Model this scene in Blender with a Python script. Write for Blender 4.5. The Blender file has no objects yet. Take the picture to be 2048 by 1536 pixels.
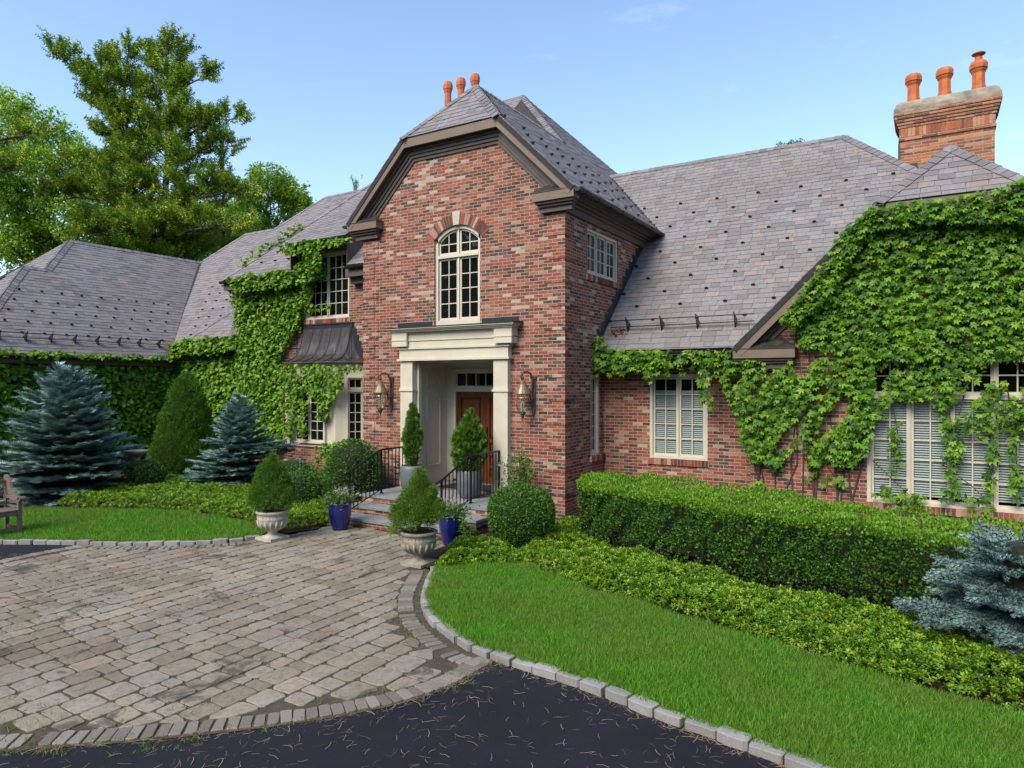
import bpy, math, random
import numpy as np
from mathutils import Vector, Matrix
from mathutils.geometry import tessellate_polygon
random.seed(7)
rng = np.random.default_rng(7)
D = bpy.data
SC = bpy.context.scene
COL = SC.collection
R_ = math.radians

# ------------------------------------------------------------ camera, sky, sun, exposure
CAM_Z, FPX, YAW = 2.78, 1365.33, R_(31.5)
cam = D.objects.new('camera', D.cameras.new('camera'))
COL.objects.link(cam)
cam.data.lens = 24.0
cam.data.sensor_width = 36.0
cam.data.clip_end = 3000
cam.location = (0, 0, CAM_Z)
cam.rotation_euler = (R_(90), 0, YAW)
SC.camera = cam

SUN_EL, SUN_AZ = R_(46), math.atan2(-0.98, -0.15)       # azimuth of the sun in the XY plane
W = D.worlds.new('World')
SC.world = W
W.use_nodes = True
wn = W.node_tree
wn.nodes.clear()
w_out = wn.nodes.new('ShaderNodeOutputWorld')
w_bg = wn.nodes.new('ShaderNodeBackground')
w_sky = wn.nodes.new('ShaderNodeTexSky')
w_sky.sky_type = 'NISHITA'
w_sky.sun_disc = False
w_sky.sun_elevation = SUN_EL
w_sky.sun_rotation = math.pi / 2 - SUN_AZ
w_sky.air_density = 1.0
w_sky.dust_density = 0.7
w_sky.ozone_density = 1.6
w_bg.inputs['Strength'].default_value = 0.100
# thin high cloud wisps mixed into the sky
w_tc = wn.nodes.new('ShaderNodeTexCoord')
w_map = wn.nodes.new('ShaderNodeMapping')
w_map.inputs['Scale'].default_value = (2.0, 2.0, 9.0)
w_no = wn.nodes.new('ShaderNodeTexNoise')
w_no.inputs['Scale'].default_value = 1.6
w_no.inputs['Detail'].default_value = 7
w_no.inputs['Roughness'].default_value = 0.62
w_rp = wn.nodes.new('ShaderNodeValToRGB')
w_rp.color_ramp.elements[0].position = 0.60
w_rp.color_ramp.elements[0].color = (0, 0, 0, 1)
w_rp.color_ramp.elements[1].position = 0.85
w_rp.color_ramp.elements[1].color = (0.20, 0.20, 0.20, 1)
w_mx = wn.nodes.new('ShaderNodeMixRGB')
w_mx.inputs[2].default_value = (7.0, 7.2, 7.5, 1)
L = wn.links.new
L(w_tc.outputs['Generated'], w_map.inputs[0]); L(w_map.outputs[0], w_no.inputs['Vector'])
L(w_no.outputs['Fac'], w_rp.inputs[0]); L(w_rp.outputs[0], w_mx.inputs[0])
L(w_sky.outputs[0], w_mx.inputs[1]); L(w_mx.outputs[0], w_bg.inputs[0]); L(w_bg.outputs[0], w_out.inputs[0])

sun = D.objects.new('sun', D.lights.new('sun', 'SUN'))
COL.objects.link(sun)
sun.data.energy = 1.5
sun.data.angle = R_(35)
sun.data.color = (1.0, 0.90, 0.74)
sun.rotation_euler = Vector((-math.cos(SUN_EL) * math.cos(SUN_AZ), -math.cos(SUN_EL) * math.sin(SUN_AZ), -math.sin(SUN_EL))).to_track_quat('-Z', 'Y').to_euler()
SC.view_settings.view_transform = 'Standard'
SC.view_settings.look = 'None'
SC.view_settings.gamma = 1.0
SC.view_settings.exposure = 1.62

# ------------------------------------------------------------ helpers
def smooth(me, on=True):
    me.polygons.foreach_set('use_smooth', [on] * len(me.polygons))

def tag(o, label=None, cat=None, group=None, kind=None):
    if label: o['label'] = label
    if cat: o['category'] = cat
    if group: o['group'] = group
    if kind: o['kind'] = kind
    return o

def empty(name, loc=(0, 0, 0), rz=0.0):
    o = D.objects.new(name, None)
    COL.objects.link(o)
    o.location = loc
    o.rotation_euler = (0, 0, rz)
    o.empty_display_size = 0.2
    return o

def link(name, me, mat=None, parent=None):
    o = D.objects.new(name, me)
    COL.objects.link(o)
    if mat is not None:
        for m in (mat if isinstance(mat, (list, tuple)) else [mat]):
            me.materials.append(m)
    if parent is not None:
        o.parent = parent
    return o

def copy_tree(o, parent=None):
    kids = list(o.children)
    c = o.copy()
    COL.objects.link(c)
    if parent is not None:
        c.parent = parent
    for k in kids:
        copy_tree(k, c)
    return c

class MB:
    """collects faces for ONE mesh object"""
    def __init__(s):
        s.v, s.f, s.m = [], [], []
    def add(s, vs, fs, mi=0):
        b = len(s.v)
        s.v.extend([tuple(x) for x in vs])
        for f in fs:
            s.f.append(tuple(i + b for i in f)); s.m.append(mi)
    def hexa(s, p, mi=0):          # 8 corners: bottom 4 (ccw seen from above) then top 4
        s.add(p, [(3, 2, 1, 0), (4, 5, 6, 7), (0, 1, 5, 4), (1, 2, 6, 5), (2, 3, 7, 6), (3, 0, 4, 7)], mi)
    def box(s, x0, x1, y0, y1, z0, z1, mi=0):
        s.hexa([(x0, y0, z0), (x1, y0, z0), (x1, y1, z0), (x0, y1, z0), (x0, y0, z1), (x1, y0, z1), (x1, y1, z1), (x0, y1, z1)], mi)
    def fbox(s, fr, u0, u1, v0, v1, n0, n1, mi=0):   # box in a local frame (origin, U, V, N); N points outwards
        o, U, V, N = fr
        P = lambda u, v, n: o + U * u + V * v + N * n
        s.hexa([P(u0, v0, n1), P(u1, v0, n1), P(u1, v0, n0), P(u0, v0, n0), P(u0, v1, n1), P(u1, v1, n1), P(u1, v1, n0), P(u0, v1, n0)], mi)
    def tube(s, pts, rad, n=8, mi=0, caps=True):
        pts = [Vector(p) for p in pts]
        if not isinstance(rad, (list, tuple)): rad = [rad] * len(pts)
        rings, prev = [], None
        for i, p in enumerate(pts):
            d = (pts[min(i + 1, len(pts) - 1)] - pts[max(i - 1, 0)])
            if d.length < 1e-9: d = Vector((0, 0, 1))
            d.normalize()
            if prev is None:
                a = Vector((0, 0, 1)) if abs(d.z) < 0.9 else Vector((1, 0, 0))
                x = d.cross(a).normalized()
            else:
                x = prev - d * prev.dot(d)
                if x.length < 1e-6: x = d.orthogonal()
                x.normalize()
            prev = x
            y = d.cross(x)
            rings.append([p + (x * math.cos(2 * math.pi * k / n) + y * math.sin(2 * math.pi * k / n)) * rad[i] for k in range(n)])
        vs = [v for r in rings for v in r]
        fs = []
        for i in range(len(rings) - 1):
            for k in range(n):
                k2 = (k + 1) % n
                fs.append((i * n + k, i * n + k2, (i + 1) * n + k2, (i + 1) * n + k))
        if caps:
            fs.append(tuple(reversed(range(n)))); fs.append(tuple((len(rings) - 1) * n + k for k in range(n)))
        s.add(vs, fs, mi)
    def lathe(s, prof, c=(0, 0, 0), n=28, mi=0, a0=0.0, sq=None):
        vs, fs = [], []
        for (r, z) in prof:
            for k in range(n):
                a = a0 + 2 * math.pi * k / n
                vs.append((c[0] + r * math.cos(a), c[1] + r * math.sin(a), c[2] + z))
        for i in range(len(prof) - 1):
            for k in range(n):
                k2 = (k + 1) % n
                fs.append((i * n + k, i * n + k2, (i + 1) * n + k2, (i + 1) * n + k))
        fs.append(tuple(reversed(range(n)))); fs.append(tuple((len(prof) - 1) * n + k for k in range(n)))
        s.add(vs, fs, mi)
    def build(s, name, mat=None, parent=None, smooth_=False):
        me = D.meshes.new(name)
        me.from_pydata(s.v, [], s.f)
        if any(s.m): me.polygons.foreach_set('material_index', s.m)
        if smooth_:
            smooth(me)
        me.update()
        return link(name, me, mat, parent)

def np_mesh(name, V, F, mat=None, parent=None, shade_smooth=False):
    """V (n,3) F (m,k) numpy -> one mesh object, fast"""
    me = D.meshes.new(name)
    V = np.ascontiguousarray(V, dtype=np.float32)
    F = np.ascontiguousarray(F, dtype=np.int32)
    m, k = F.shape
    me.vertices.add(len(V)); me.vertices.foreach_set('co', V.ravel())
    me.loops.add(m * k); me.loops.foreach_set('vertex_index', F.ravel())
    me.polygons.add(m); me.polygons.foreach_set('loop_start', np.arange(0, m * k, k, dtype=np.int32))
    if shade_smooth: me.polygons.foreach_set('use_smooth', np.ones(m, dtype=bool))
    me.update(calc_edges=True)
    return link(name, me, mat, parent)

def norm(a): return a / np.maximum(np.linalg.norm(a, axis=-1, keepdims=True), 1e-9)

def frames(yd, nd):
    """rotation matrices whose local Y follows yd and whose local Z leans to nd"""
    y = norm(yd)
    x = np.cross(y, nd); bad = np.linalg.norm(x, axis=1) < 1e-4
    x[bad] = np.cross(y[bad], np.array([0.3, 0.5, 0.81]))
    x = norm(x); z = np.cross(x, y)
    return np.stack([x, y, z], axis=2)

def scatter(T, M, P, S):
    tv, tf = T
    V = np.einsum('nij,kj->nki', M, tv) * S[:, None, None] + P[:, None, :]
    n, k = len(P), len(tv)
    F = tf[None] + (np.arange(n) * k)[:, None, None]
    return V.reshape(-1, 3), F.reshape(-1, tf.shape[1])

def join(parts):
    Vs, Fs, b = [], [], 0
    for V, F in parts:
        Vs.append(V); Fs.append(F + b); b += len(V)
    return np.concatenate(Vs), np.concatenate(Fs)

def rdir(n):
    return norm(rng.normal(size=(n, 3)))

def in_poly(P, poly):
    poly = np.asarray(poly); x, y = P[:, 0], P[:, 1]
    ins = np.zeros(len(P), bool); j = len(poly) - 1
    for i in range(len(poly)):
        xi, yi = poly[i]; xj, yj = poly[j]
        c = ((yi > y) != (yj > y)) & (x < (xj - xi) * (y - yi) / (yj - yi + 1e-12) + xi)
        ins ^= c; j = i
    return ins

def sample_poly(poly, n):
    poly = np.asarray(poly, float); lo, hi = poly.min(0), poly.max(0)
    out = np.zeros((0, 2))
    while len(out) < n:
        p = rng.uniform(lo, hi, size=(n * 2, 2)); out = np.concatenate([out, p[in_poly(p, poly)]])
    return out[:n]

def area(poly):
    p = np.asarray(poly, float); x, y = p[:, 0], p[:, 1]
    return abs(np.dot(x, np.roll(y, -1)) - np.dot(y, np.roll(x, -1))) / 2

def vnoise(P, s, seed=0):
    """cheap smooth value noise on points"""
    P = np.asarray(P, float) * s + seed * 17.13
    v = np.zeros(len(P))
    for k, (a, b, c) in enumerate([(1.0, .7, .4), (-.6, 1.1, .9), (.8, -1.3, .5), (1.7, .9, -1.1)]):
        q = P[:, 0] * a + P[:, 1] * b + (P[:, 2] * c if P.shape[1] > 2 else 0)
        v += np.sin(q * (1 + .37 * k) + seed + k * 1.9)
    return v / 4

# camera-ray tools: only used to turn traced outlines into points on a wall, roof or on the ground
_Rv = np.array([math.cos(YAW), math.sin(YAW), 0]); _Fv = np.array([-math.sin(YAW), math.cos(YAW), 0])
def _ray(px, py): return _Fv + _Rv * (px - 1024) / FPX + np.array([0, 0, (768 - py) / FPX])
def onY(px, py, Y): d = _ray(px, py); d = d * (Y / d[1]); return np.array([d[0], Y, CAM_Z + d[2]])
def onX(px, py, X): d = _ray(px, py); d = d * (X / d[0]); return np.array([X, d[1], CAM_Z + d[2]])
def onZ(px, py, Z=0.0): d = _ray(px, py); d = d * ((Z - CAM_Z) / d[2]); return np.array([d[0], d[1], Z])
def onT(px, py, t): d = _ray(px, py) * t; return np.array([d[0], d[1], CAM_Z + d[2]])

# ------------------------------------------------------------ materials
def mat(name):
    m = D.materials.new(name); m.use_nodes = True
    nt = m.node_tree; nt.nodes.clear()
    out = nt.nodes.new('ShaderNodeOutputMaterial'); b = nt.nodes.new('ShaderNodeBsdfPrincipled')
    nt.links.new(b.outputs[0], out.inputs[0])
    return m, nt, b, out

def ramp(nt, stops, interp='LINEAR'):
    r = nt.nodes.new('ShaderNodeValToRGB'); cr = r.color_ramp; cr.interpolation = interp
    while len(cr.elements) < len(stops): cr.elements.new(0.5)
    for e, (p, c) in zip(cr.elements, stops):
        e.position = p; e.color = (c[0], c[1], c[2], 1)
    return r

def nnode(nt, scale, detail=4, rough=.55, vec=None, dist=0):
    n = nt.nodes.new('ShaderNodeTexNoise')
    n.inputs['Scale'].default_value = scale; n.inputs['Detail'].default_value = detail; n.inputs['Roughness'].default_value = rough
    n.inputs['Distortion'].default_value = dist
    if vec is not None: nt.links.new(vec, n.inputs['Vector'])
    return n

def geo_pos(nt):
    g = nt.nodes.new('ShaderNodeNewGeometry'); return g

def mixc(nt, fac, a, b, mode='MIX'):
    m = nt.nodes.new('ShaderNodeMixRGB'); m.blend_type = mode
    for sock, v in ((m.inputs[0], fac), (m.inputs[1], a), (m.inputs[2], b)):
        if hasattr(v, 'default_value') or isinstance(v, bpy.types.NodeSocket): nt.links.new(v, sock)
        elif isinstance(v, (int, float)): sock.default_value = v
        else: sock.default_value = (v[0], v[1], v[2], 1)
    return m.outputs[0]

def math_(nt, op, a, b=None):
    m = nt.nodes.new('ShaderNodeMath'); m.operation = op
    for s, v in ((m.inputs[0], a), (m.inputs[1], b)):
        if v is None: continue
        if isinstance(v, (int, float)): s.default_value = v
        else: nt.links.new(v, s)
    return m.outputs[0]

def bump(nt, b, h, strength=.4, dist=.01):
    bp = nt.nodes.new('ShaderNodeBump'); bp.inputs['Strength'].default_value = strength; bp.inputs['Distance'].default_value = dist
    nt.links.new(h, bp.inputs['Height']); nt.links.new(bp.outputs[0], b.inputs['Normal'])

def plain(name, col, rough=.6, metal=0.0, nscale=8.0, var=.25, bumpy=.0, spec=.5):
    m, nt, b, _ = mat(name)
    g = geo_pos(nt)
    n = nnode(nt, nscale, 5, .6, g.outputs['Position'])
    r = ramp(nt, [(.3, [c * (1 - var) for c in col]), (.7, [min(1, c * (1 + var)) for c in col])])
    nt.links.new(n.outputs['Fac'], r.inputs[0]); nt.links.new(r.outputs[0], b.inputs['Base Color'])
    b.inputs['Roughness'].default_value = rough; b.inputs['Metallic'].default_value = metal
    b.inputs['Specular IOR Level'].default_value = spec
    if bumpy: bump(nt, b, n.outputs['Fac'], bumpy, .01)
    return m

BRICK_STOPS = [(0.0, (.060, .040, .032)), (.12, (.088, .052, .040)), (.22, (.115, .056, .040)), (.32, (.190, .052, .034)), (.47, (.250, .068, .042)),
               (.60, (.310, .095, .053)), (.70, (.255, .066, .046)), (.80, (.315, .110, .068)), (.89, (.325, .155, .110)), (.95, (.37, .235, .175)), (1.0, (.44, .345, .275))]
CHIM_STOPS = [(0, (.13, .07, .05)), (.2, (.24, .085, .045)), (.5, (.36, .125, .055)), (.8, (.44, .165, .07)), (1, (.40, .26, .17))]

def brick_mat(name, row=.0677, wid=.215, flip=False, dark=1.0, rowoff=0.0, stops=None):
    m, nt, b, _ = mat(name)
    g = geo_pos(nt)
    sp = nt.nodes.new('ShaderNodeSeparateXYZ'); nt.links.new(g.outputs['Position'], sp.inputs[0])
    sn = nt.nodes.new('ShaderNodeSeparateXYZ'); nt.links.new(g.outputs['True Normal'], sn.inputs[0])
    ax = math_(nt, 'GREATER_THAN', math_(nt, 'ABSOLUTE', sn.outputs[0]), .72)
    az = math_(nt, 'GREATER_THAN', math_(nt, 'ABSOLUTE', sn.outputs[2]), .72)
    u = math_(nt, 'ADD', math_(nt, 'MULTIPLY', sp.outputs[1], ax), math_(nt, 'MULTIPLY', sp.outputs[0], math_(nt, 'SUBTRACT', 1.0, ax)))
    v = math_(nt, 'ADD', math_(nt, 'MULTIPLY', sp.outputs[1], az), math_(nt, 'MULTIPLY', sp.outputs[2], math_(nt, 'SUBTRACT', 1.0, az)))
    u = math_(nt, 'ADD', u, math_(nt, 'MULTIPLY', ax, .067))
    u = math_(nt, 'ADD', u, 200 * wid); v = math_(nt, 'ADD', v, 100 * row + rowoff)
    cv = nt.nodes.new('ShaderNodeCombineXYZ'); nt.links.new(u, cv.inputs[0]); nt.links.new(v, cv.inputs[1])
    # slightly wavy joints, handmade bricks
    wob = nnode(nt, 9, 2, .5, g.outputs['Position'])
    wv = nt.nodes.new('ShaderNodeVectorMath'); wv.operation = 'SCALE'; nt.links.new(wob.outputs['Color'], wv.inputs[0]); wv.inputs['Scale'].default_value = .010
    ad = nt.nodes.new('ShaderNodeVectorMath'); ad.operation = 'ADD'; nt.links.new(cv.outputs[0], ad.inputs[0]); nt.links.new(wv.outputs[0], ad.inputs[1])
    br = nt.nodes.new('ShaderNodeTexBrick')
    br.offset = .5; br.offset_frequency = 2; br.squash = 1; br.squash_frequency = 2
    nt.links.new(ad.outputs[0], br.inputs['Vector'])
    br.inputs['Color1'].default_value = (0, 0, 0, 1); br.inputs['Color2'].default_value = (1, 1, 1, 1); br.inputs['Mortar'].default_value = (.5, .5, .5, 1)
    br.inputs['Scale'].default_value = 1.0; br.inputs['Mortar Size'].default_value = .0062; br.inputs['Mortar Smooth'].default_value = .15
    br.inputs['Bias'].default_value = 0.0; br.inputs['Brick Width'].default_value = wid; br.inputs['Row Height'].default_value = row
    rp = ramp(nt, stops or BRICK_STOPS)
    big = nnode(nt, .55, 3, .6, g.outputs['Position'])
    shift = math_(nt, 'MULTIPLY', math_(nt, 'SUBTRACT', big.outputs['Fac'], .5), .42)
    sep = nt.nodes.new('ShaderNodeSeparateColor'); nt.links.new(br.outputs['Color'], sep.inputs[0])
    nt.links.new(math_(nt, 'ADD', sep.outputs[0], shift), rp.inputs[0])
    fine = nnode(nt, 55, 4, .7, g.outputs['Position'])
    fr = ramp(nt, [(.25, (.62, .60, .58)), (.55, (1, 1, 1)), (.8, (1.25, 1.2, 1.15))]); nt.links.new(fine.outputs['Fac'], fr.inputs[0])
    c = mixc(nt, 1.0, rp.outputs[0], fr.outputs[0], 'MULTIPLY')
    # lime wash smears left on the salvaged bricks
    lw = nnode(nt, 17, 6, .8, g.outputs['Position']); lr = ramp(nt, [(.555, (0, 0, 0)), (.72, (.72, .72, .72))]); nt.links.new(lw.outputs['Fac'], lr.inputs[0])
    c = mixc(nt, lr.outputs[0], c, (.50, .42, .36))
    mo = nnode(nt, 30, 3, .6, g.outputs['Position']); mr = ramp(nt, [(.3, (.29, .245, .19)), (.7, (.44, .385, .305))]); nt.links.new(mo.outputs['Fac'], mr.inputs[0])
    c = mixc(nt, br.outputs['Fac'], c, mr.outputs[0])
    if dark != 1.0: c = mixc(nt, 1.0, c, (dark, dark, dark), 'MULTIPLY')
    nt.links.new(c, b.inputs['Base Color']); b.inputs['Roughness'].default_value = .9; b.inputs['Specular IOR Level'].default_value = .25
    h = math_(nt, 'SUBTRACT', math_(nt, 'MULTIPLY', fine.outputs['Fac'], .35), br.outputs['Fac'])
    bump(nt, b, h, .7, .008)
    return m

def island_mat(name, stops, rough=.8, nscale=30, namt=.25, bumpy=.3, transl=0.0, spec=.4, tcol=None, interp='LINEAR', big=None, bdist=.01):
    """colour by random mesh island (slate, stone, leaf...)"""
    m, nt, b, out = mat(name)
    g = geo_pos(nt)
    rp = ramp(nt, stops, interp); nt.links.new(g.outputs['Random Per Island'], rp.inputs[0])
    c = rp.outputs[0]
    if big:
        bn = nnode(nt, big[0], 3, .6, g.outputs['Position']); brp = ramp(nt, [(.35, (0, 0, 0)), (.65, (1, 1, 1))]); nt.links.new(bn.outputs['Fac'], brp.inputs[0])
        c = mixc(nt, math_(nt, 'MULTIPLY', brp.outputs[0], big[2]), c, big[1])
    if namt:
        n = nnode(nt, nscale, 4, .65, g.outputs['Position'])
        fr = ramp(nt, [(.3, (1 - namt,) * 3), (.7, (1 + namt,) * 3)]); nt.links.new(n.outputs['Fac'], fr.inputs[0])
        c = mixc(nt, 1.0, c, fr.outputs[0], 'MULTIPLY')
        if bumpy: bump(nt, b, n.outputs['Fac'], bumpy, bdist)
    nt.links.new(c, b.inputs['Base Color'])
    b.inputs['Roughness'].default_value = rough; b.inputs['Specular IOR Level'].default_value = spec
    if transl:
        t = nt.nodes.new('ShaderNodeBsdfTranslucent'); mx = nt.nodes.new('ShaderNodeMixShader'); mx.inputs[0].default_value = transl
        if tcol: nt.links.new(mixc(nt, 1.0, c, tcol, 'MULTIPLY'), t.inputs[0])
        else: nt.links.new(c, t.inputs[0])
        nt.links.new(b.outputs[0], mx.inputs[1]); nt.links.new(t.outputs[0], mx.inputs[2]); nt.links.new(mx.outputs[0], out.inputs[0])
    return m

M = {}
M['brick'] = brick_mat('brick')
M['one_brick'] = island_mat('single_brick', BRICK_STOPS, .9, 55, .3, .4, spec=.25)
M['chimney_brick'] = island_mat('dummy', BRICK_STOPS)
D.materials.remove(M['chimney_brick']); M['chimney_brick'] = brick_mat('chimney_brick', row=.0677, wid=.33, stops=CHIM_STOPS); M['one_chimney_brick'] = island_mat('single_chimney_brick', CHIM_STOPS, .9, 55, .3, .4, spec=.25)
M['mortar'] = plain('mortar', (.38, .33, .27), .95, 0, 30, .25, .3)
M['slate'] = island_mat('slate', [(0, (.135, .122, .122)), (.2, (.165, .150, .150)), (.45, (.192, .178, .178)), (.7, (.215, .203, .205)), (.86, (.185, .183, .190)), (.93, (.235, .19, .175)), (1, (.26, .20, .175))],
                        .62, 14, .14, .25, spec=.35, big=(.35, (.185, .155, .145), .35))
M['slate_mossy'] = island_mat('slate_mossy', [(0, (.150, .138, .136)), (.3, (.182, .170, .168)), (.6, (.212, .202, .202)), (.86, (.20, .198, .198)), (.93, (.245, .198, .18)), (1, (.275, .215, .185))],
                        .66, 14, .14, .25, spec=.35, big=(.4, (.165, .145, .125), .4))
M['slate_cap'] = island_mat('slate_cap', [(0, (.135, .122, .12)), (.5, (.175, .162, .162)), (1, (.22, .205, .205))], .6, 14, .16, .2, spec=.35)
M['underlay'] = plain('roof_underlay', (.028, .026, .028), .9, 0, 5, .2)
M['trim'] = plain('cream_trim', (.55, .505, .395), .5, 0, 2.5, .07)
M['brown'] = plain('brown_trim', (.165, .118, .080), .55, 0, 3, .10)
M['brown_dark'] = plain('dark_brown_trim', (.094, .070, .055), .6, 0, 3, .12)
M['bronze'] = plain('bronze_gutter', (.030, .027, .028), .42, .35, 6, .3)
M['lead'] = plain('lead_flashing', (.030, .030, .036), .45, .3, 5, .3)
M['iron'] = plain('black_iron', (.010, .010, .012), .35, .3, 20, .3)
M['stone_key'] = plain('limestone', (.46, .42, .34), .85, 0, 30, .15, .2)
M['bluestone'] = plain('bluestone', (.20, .215, .215), .7, 0, 3.5, .28, .15)
M['door'] = None
M['terracotta'] = plain('terracotta', (.45, .115, .028), .7, 0, 7, .22, .2)
M['concrete'] = plain('stained_concrete', (.25, .215, .155), .9, 0, 4, .45, .4)
M['urnstone'] = plain('cast_stone', (.27, .25, .19), .9, 0, 12, .35, .4)
M['urnstone_pale'] = plain('pale_cast_stone', (.40, .38, .32), .9, 0, 12, .3, .4)
M['bark'] = plain('bark', (.085, .062, .047), .95, 0, 9, .4, .6)
M['twig'] = plain('pale_twig', (.20, .155, .10), .9, 0, 20, .3)
M['stem'] = plain('stem', (.06, .045, .03), .9, 0, 20, .4)
M['soil'] = plain('potting_soil', (.035, .024, .017), 1, 0, 40, .4, .6)
M['core'] = plain('shade_core_twigs', (.016, .020, .010), 1, 0, 20, .5)  # near black, puts the shade deep inside foliage into the colour
M['blind'] = None

def wood_door():
    m, nt, b, _ = mat('stained_wood')
    g = geo_pos(nt); mp = nt.nodes.new('ShaderNodeMapping'); mp.inputs['Scale'].default_value = (26, 26, 1.6); nt.links.new(g.outputs['Position'], mp.inputs[0])
    n = nnode(nt, 1.0, 5, .6, mp.outputs[0]); r = ramp(nt, [(.3, (.055, .015, .005)), (.55, (.125, .036, .010)), (.75, (.19, .062, .018))]); nt.links.new(n.outputs['Fac'], r.inputs[0])
    nt.links.new(r.outputs[0], b.inputs['Base Color']); b.inputs['Roughness'].default_value = .32
    return m
M['door'] = wood_door()
M['door_dark'] = plain('dark_wood_moulding', (.030, .011, .006), .35, 0, 20, .3)
M['teak'] = None
def teak():
    m, nt, b, _ = mat('weathered_teak')
    g = geo_pos(nt); mp = nt.nodes.new('ShaderNodeMapping'); mp.inputs['Scale'].default_value = (30, 4, 30); nt.links.new(g.outputs['Position'], mp.inputs[0])
    n = nnode(nt, 1.0, 5, .65, mp.outputs[0]); r = ramp(nt, [(.3, (.085, .062, .05)), (.6, (.19, .145, .115)), (.8, (.25, .19, .15))]); nt.links.new(n.outputs['Fac'], r.inputs[0])
    nt.links.new(r.outputs[0], b.inputs['Base Color']); b.inputs['Roughness'].default_value = .8; bump(nt, b, n.outputs['Fac'], .4, .006)
    return m
M['teak'] = teak()
def copper():
    m, nt, b, _ = mat('aged_copper')
    g = geo_pos(nt); mp = nt.nodes.new('ShaderNodeMapping'); mp.inputs['Scale'].default_value = (7, 7, .8); nt.links.new(g.outputs['Position'], mp.inputs[0])
    n = nnode(nt, 1.0, 5, .6, mp.outputs[0], .3); r = ramp(nt, [(.30, (.035, .030, .028)), (.52, (.072, .062, .056)), (.66, (.115, .108, .095)), (.80, (.20, .24, .20))]); nt.links.new(n.outputs['Fac'], r.inputs[0])
    nt.links.new(r.outputs[0], b.inputs['Base Color']); b.inputs['Roughness'].default_value = .42; b.inputs['Metallic'].default_value = .55
    return m
M['copper'] = copper()
def glass_dark(name, base=(.006, .008, .008), rough=.02):
    m, nt, b, _ = mat(name)
    g = geo_pos(nt); n = nnode(nt, 2.2, 2, .5, g.outputs['Position'])
    b.inputs['Base Color'].default_value = (*base, 1); b.inputs['Roughness'].default_value = rough; b.inputs['Specular IOR Level'].default_value = .5
    bump(nt, b, n.outputs['Fac'], .12, .02)
    return m
M['glass'] = glass_dark('dark_window_glass')
def glass_clear(name, tint=(.62, .68, .68)):
    m, nt, b, out = mat(name); nt.nodes.remove(b)
    t = nt.nodes.new('ShaderNodeBsdfTransparent'); t.inputs[0].default_value = (*tint, 1)
    gl = nt.nodes.new('ShaderNodeBsdfGlossy'); gl.inputs['Roughness'].default_value = .02
    fr = nt.nodes.new('ShaderNodeLayerWeight'); fr.inputs[0].default_value = .5
    k = math_(nt, 'ADD', math_(nt, 'MULTIPLY', math_(nt, 'POWER', fr.outputs['Facing'], 4.0), .7), .06)
    mx = nt.nodes.new('ShaderNodeMixShader'); nt.links.new(k, mx.inputs[0]); nt.links.new(t.outputs[0], mx.inputs[1]); nt.links.new(gl.outputs[0], mx.inputs[2])
    nt.links.new(mx.outputs[0], out.inputs[0])
    return m
M['glass_clear'] = glass_clear('clear_window_glass', (.95, .97, .97))
M['lamp_glass'] = glass_clear('lamp_glass', (.92, .92, .9))
def slatblind():
    m, nt, b, _ = mat('slat_blind')
    b.inputs['Base Color'].default_value = (.36, .41, .39, 1); b.inputs['Roughness'].default_value = .7
    return m
M['blind'] = slatblind()
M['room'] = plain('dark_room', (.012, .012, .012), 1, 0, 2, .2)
M['graypot'] = plain('gray_glazed_planter', (.115, .125, .14), .5, 0, 6, .18)
def bluepot():
    m, nt, b, _ = mat('cobalt_glaze')
    b.inputs['Base Color'].default_value = (.008, .012, .13, 1); b.inputs['Roughness'].default_value = .16
    b.inputs['Coat Weight'].default_value = .6
    return m
M['bluepot'] = bluepot()
M['lantern'] = plain('bronze_lantern', (.075, .068, .055), .5, .3, 30, .35, .2)
M['lantern_cap'] = plain('pale_bronze_cap', (.20, .16, .085), .45, .4, 30, .3)
M['bulb'] = plain('candle_bulb', (.45, .38, .30), .3, 0, 30, .05)
M['mat_black'] = plain('black_rubber_mat', (.022, .020, .018), .95, 0, 60, .4, .5)

# foliage
def leaf(name, cols, transl=.28, rough=.45, namt=.12, spec=.35, tcol=(1.35, 1.4, .6), big=None, raw=None):
    n = len(cols); cols = [(c[0] * 1.35, c[1] * 1.42, c[2]) for c in cols] if raw is None else cols
    return island_mat(name, [(i / max(1, n - 1), c) for i, c in enumerate(cols)], rough, 12, namt, 0, transl, spec, tcol, big=big)
M['creeper'] = leaf('creeper_leaf', [(.018, .05, .008), (.035, .09, .009), (.06, .14, .011), (.085, .185, .014), (.11, .22, .018), (.17, .26, .03)], .25, .48, spec=.25)
M['ivy'] = leaf('ivy_leaf', [(.035, .085, .008), (.06, .135, .010), (.09, .18, .014), (.125, .225, .018), (.18, .27, .03)], .25, .5, spec=.25)
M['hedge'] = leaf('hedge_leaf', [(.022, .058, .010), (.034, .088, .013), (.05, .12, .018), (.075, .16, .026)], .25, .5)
M['hedge_lit'] = leaf('hedge_leaf_lit', [(.06, .135, .012), (.085, .18, .016), (.115, .225, .02), (.15, .26, .03)], .3, .5)  # paler hedge green, paints the sunlit top into the leaf colour
M['box'] = leaf('boxwood_leaf', [(.028, .075, .014), (.045, .115, .020), (.065, .15, .026), (.09, .185, .035)], .25, .5)
M['cover'] = leaf('ground_cover_leaf', [(.035, .085, .010), (.062, .135, .012), (.095, .185, .015), (.14, .235, .018), (.235, .29, .03)], .25, .42)
M['blue'] = leaf('blue_spruce_needle', [(.10, .175, .165), (.165, .27, .25), (.25, .38, .35), (.36, .50, .465)], .06, .6, tcol=(1, 1.1, 1), raw=1)
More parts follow.
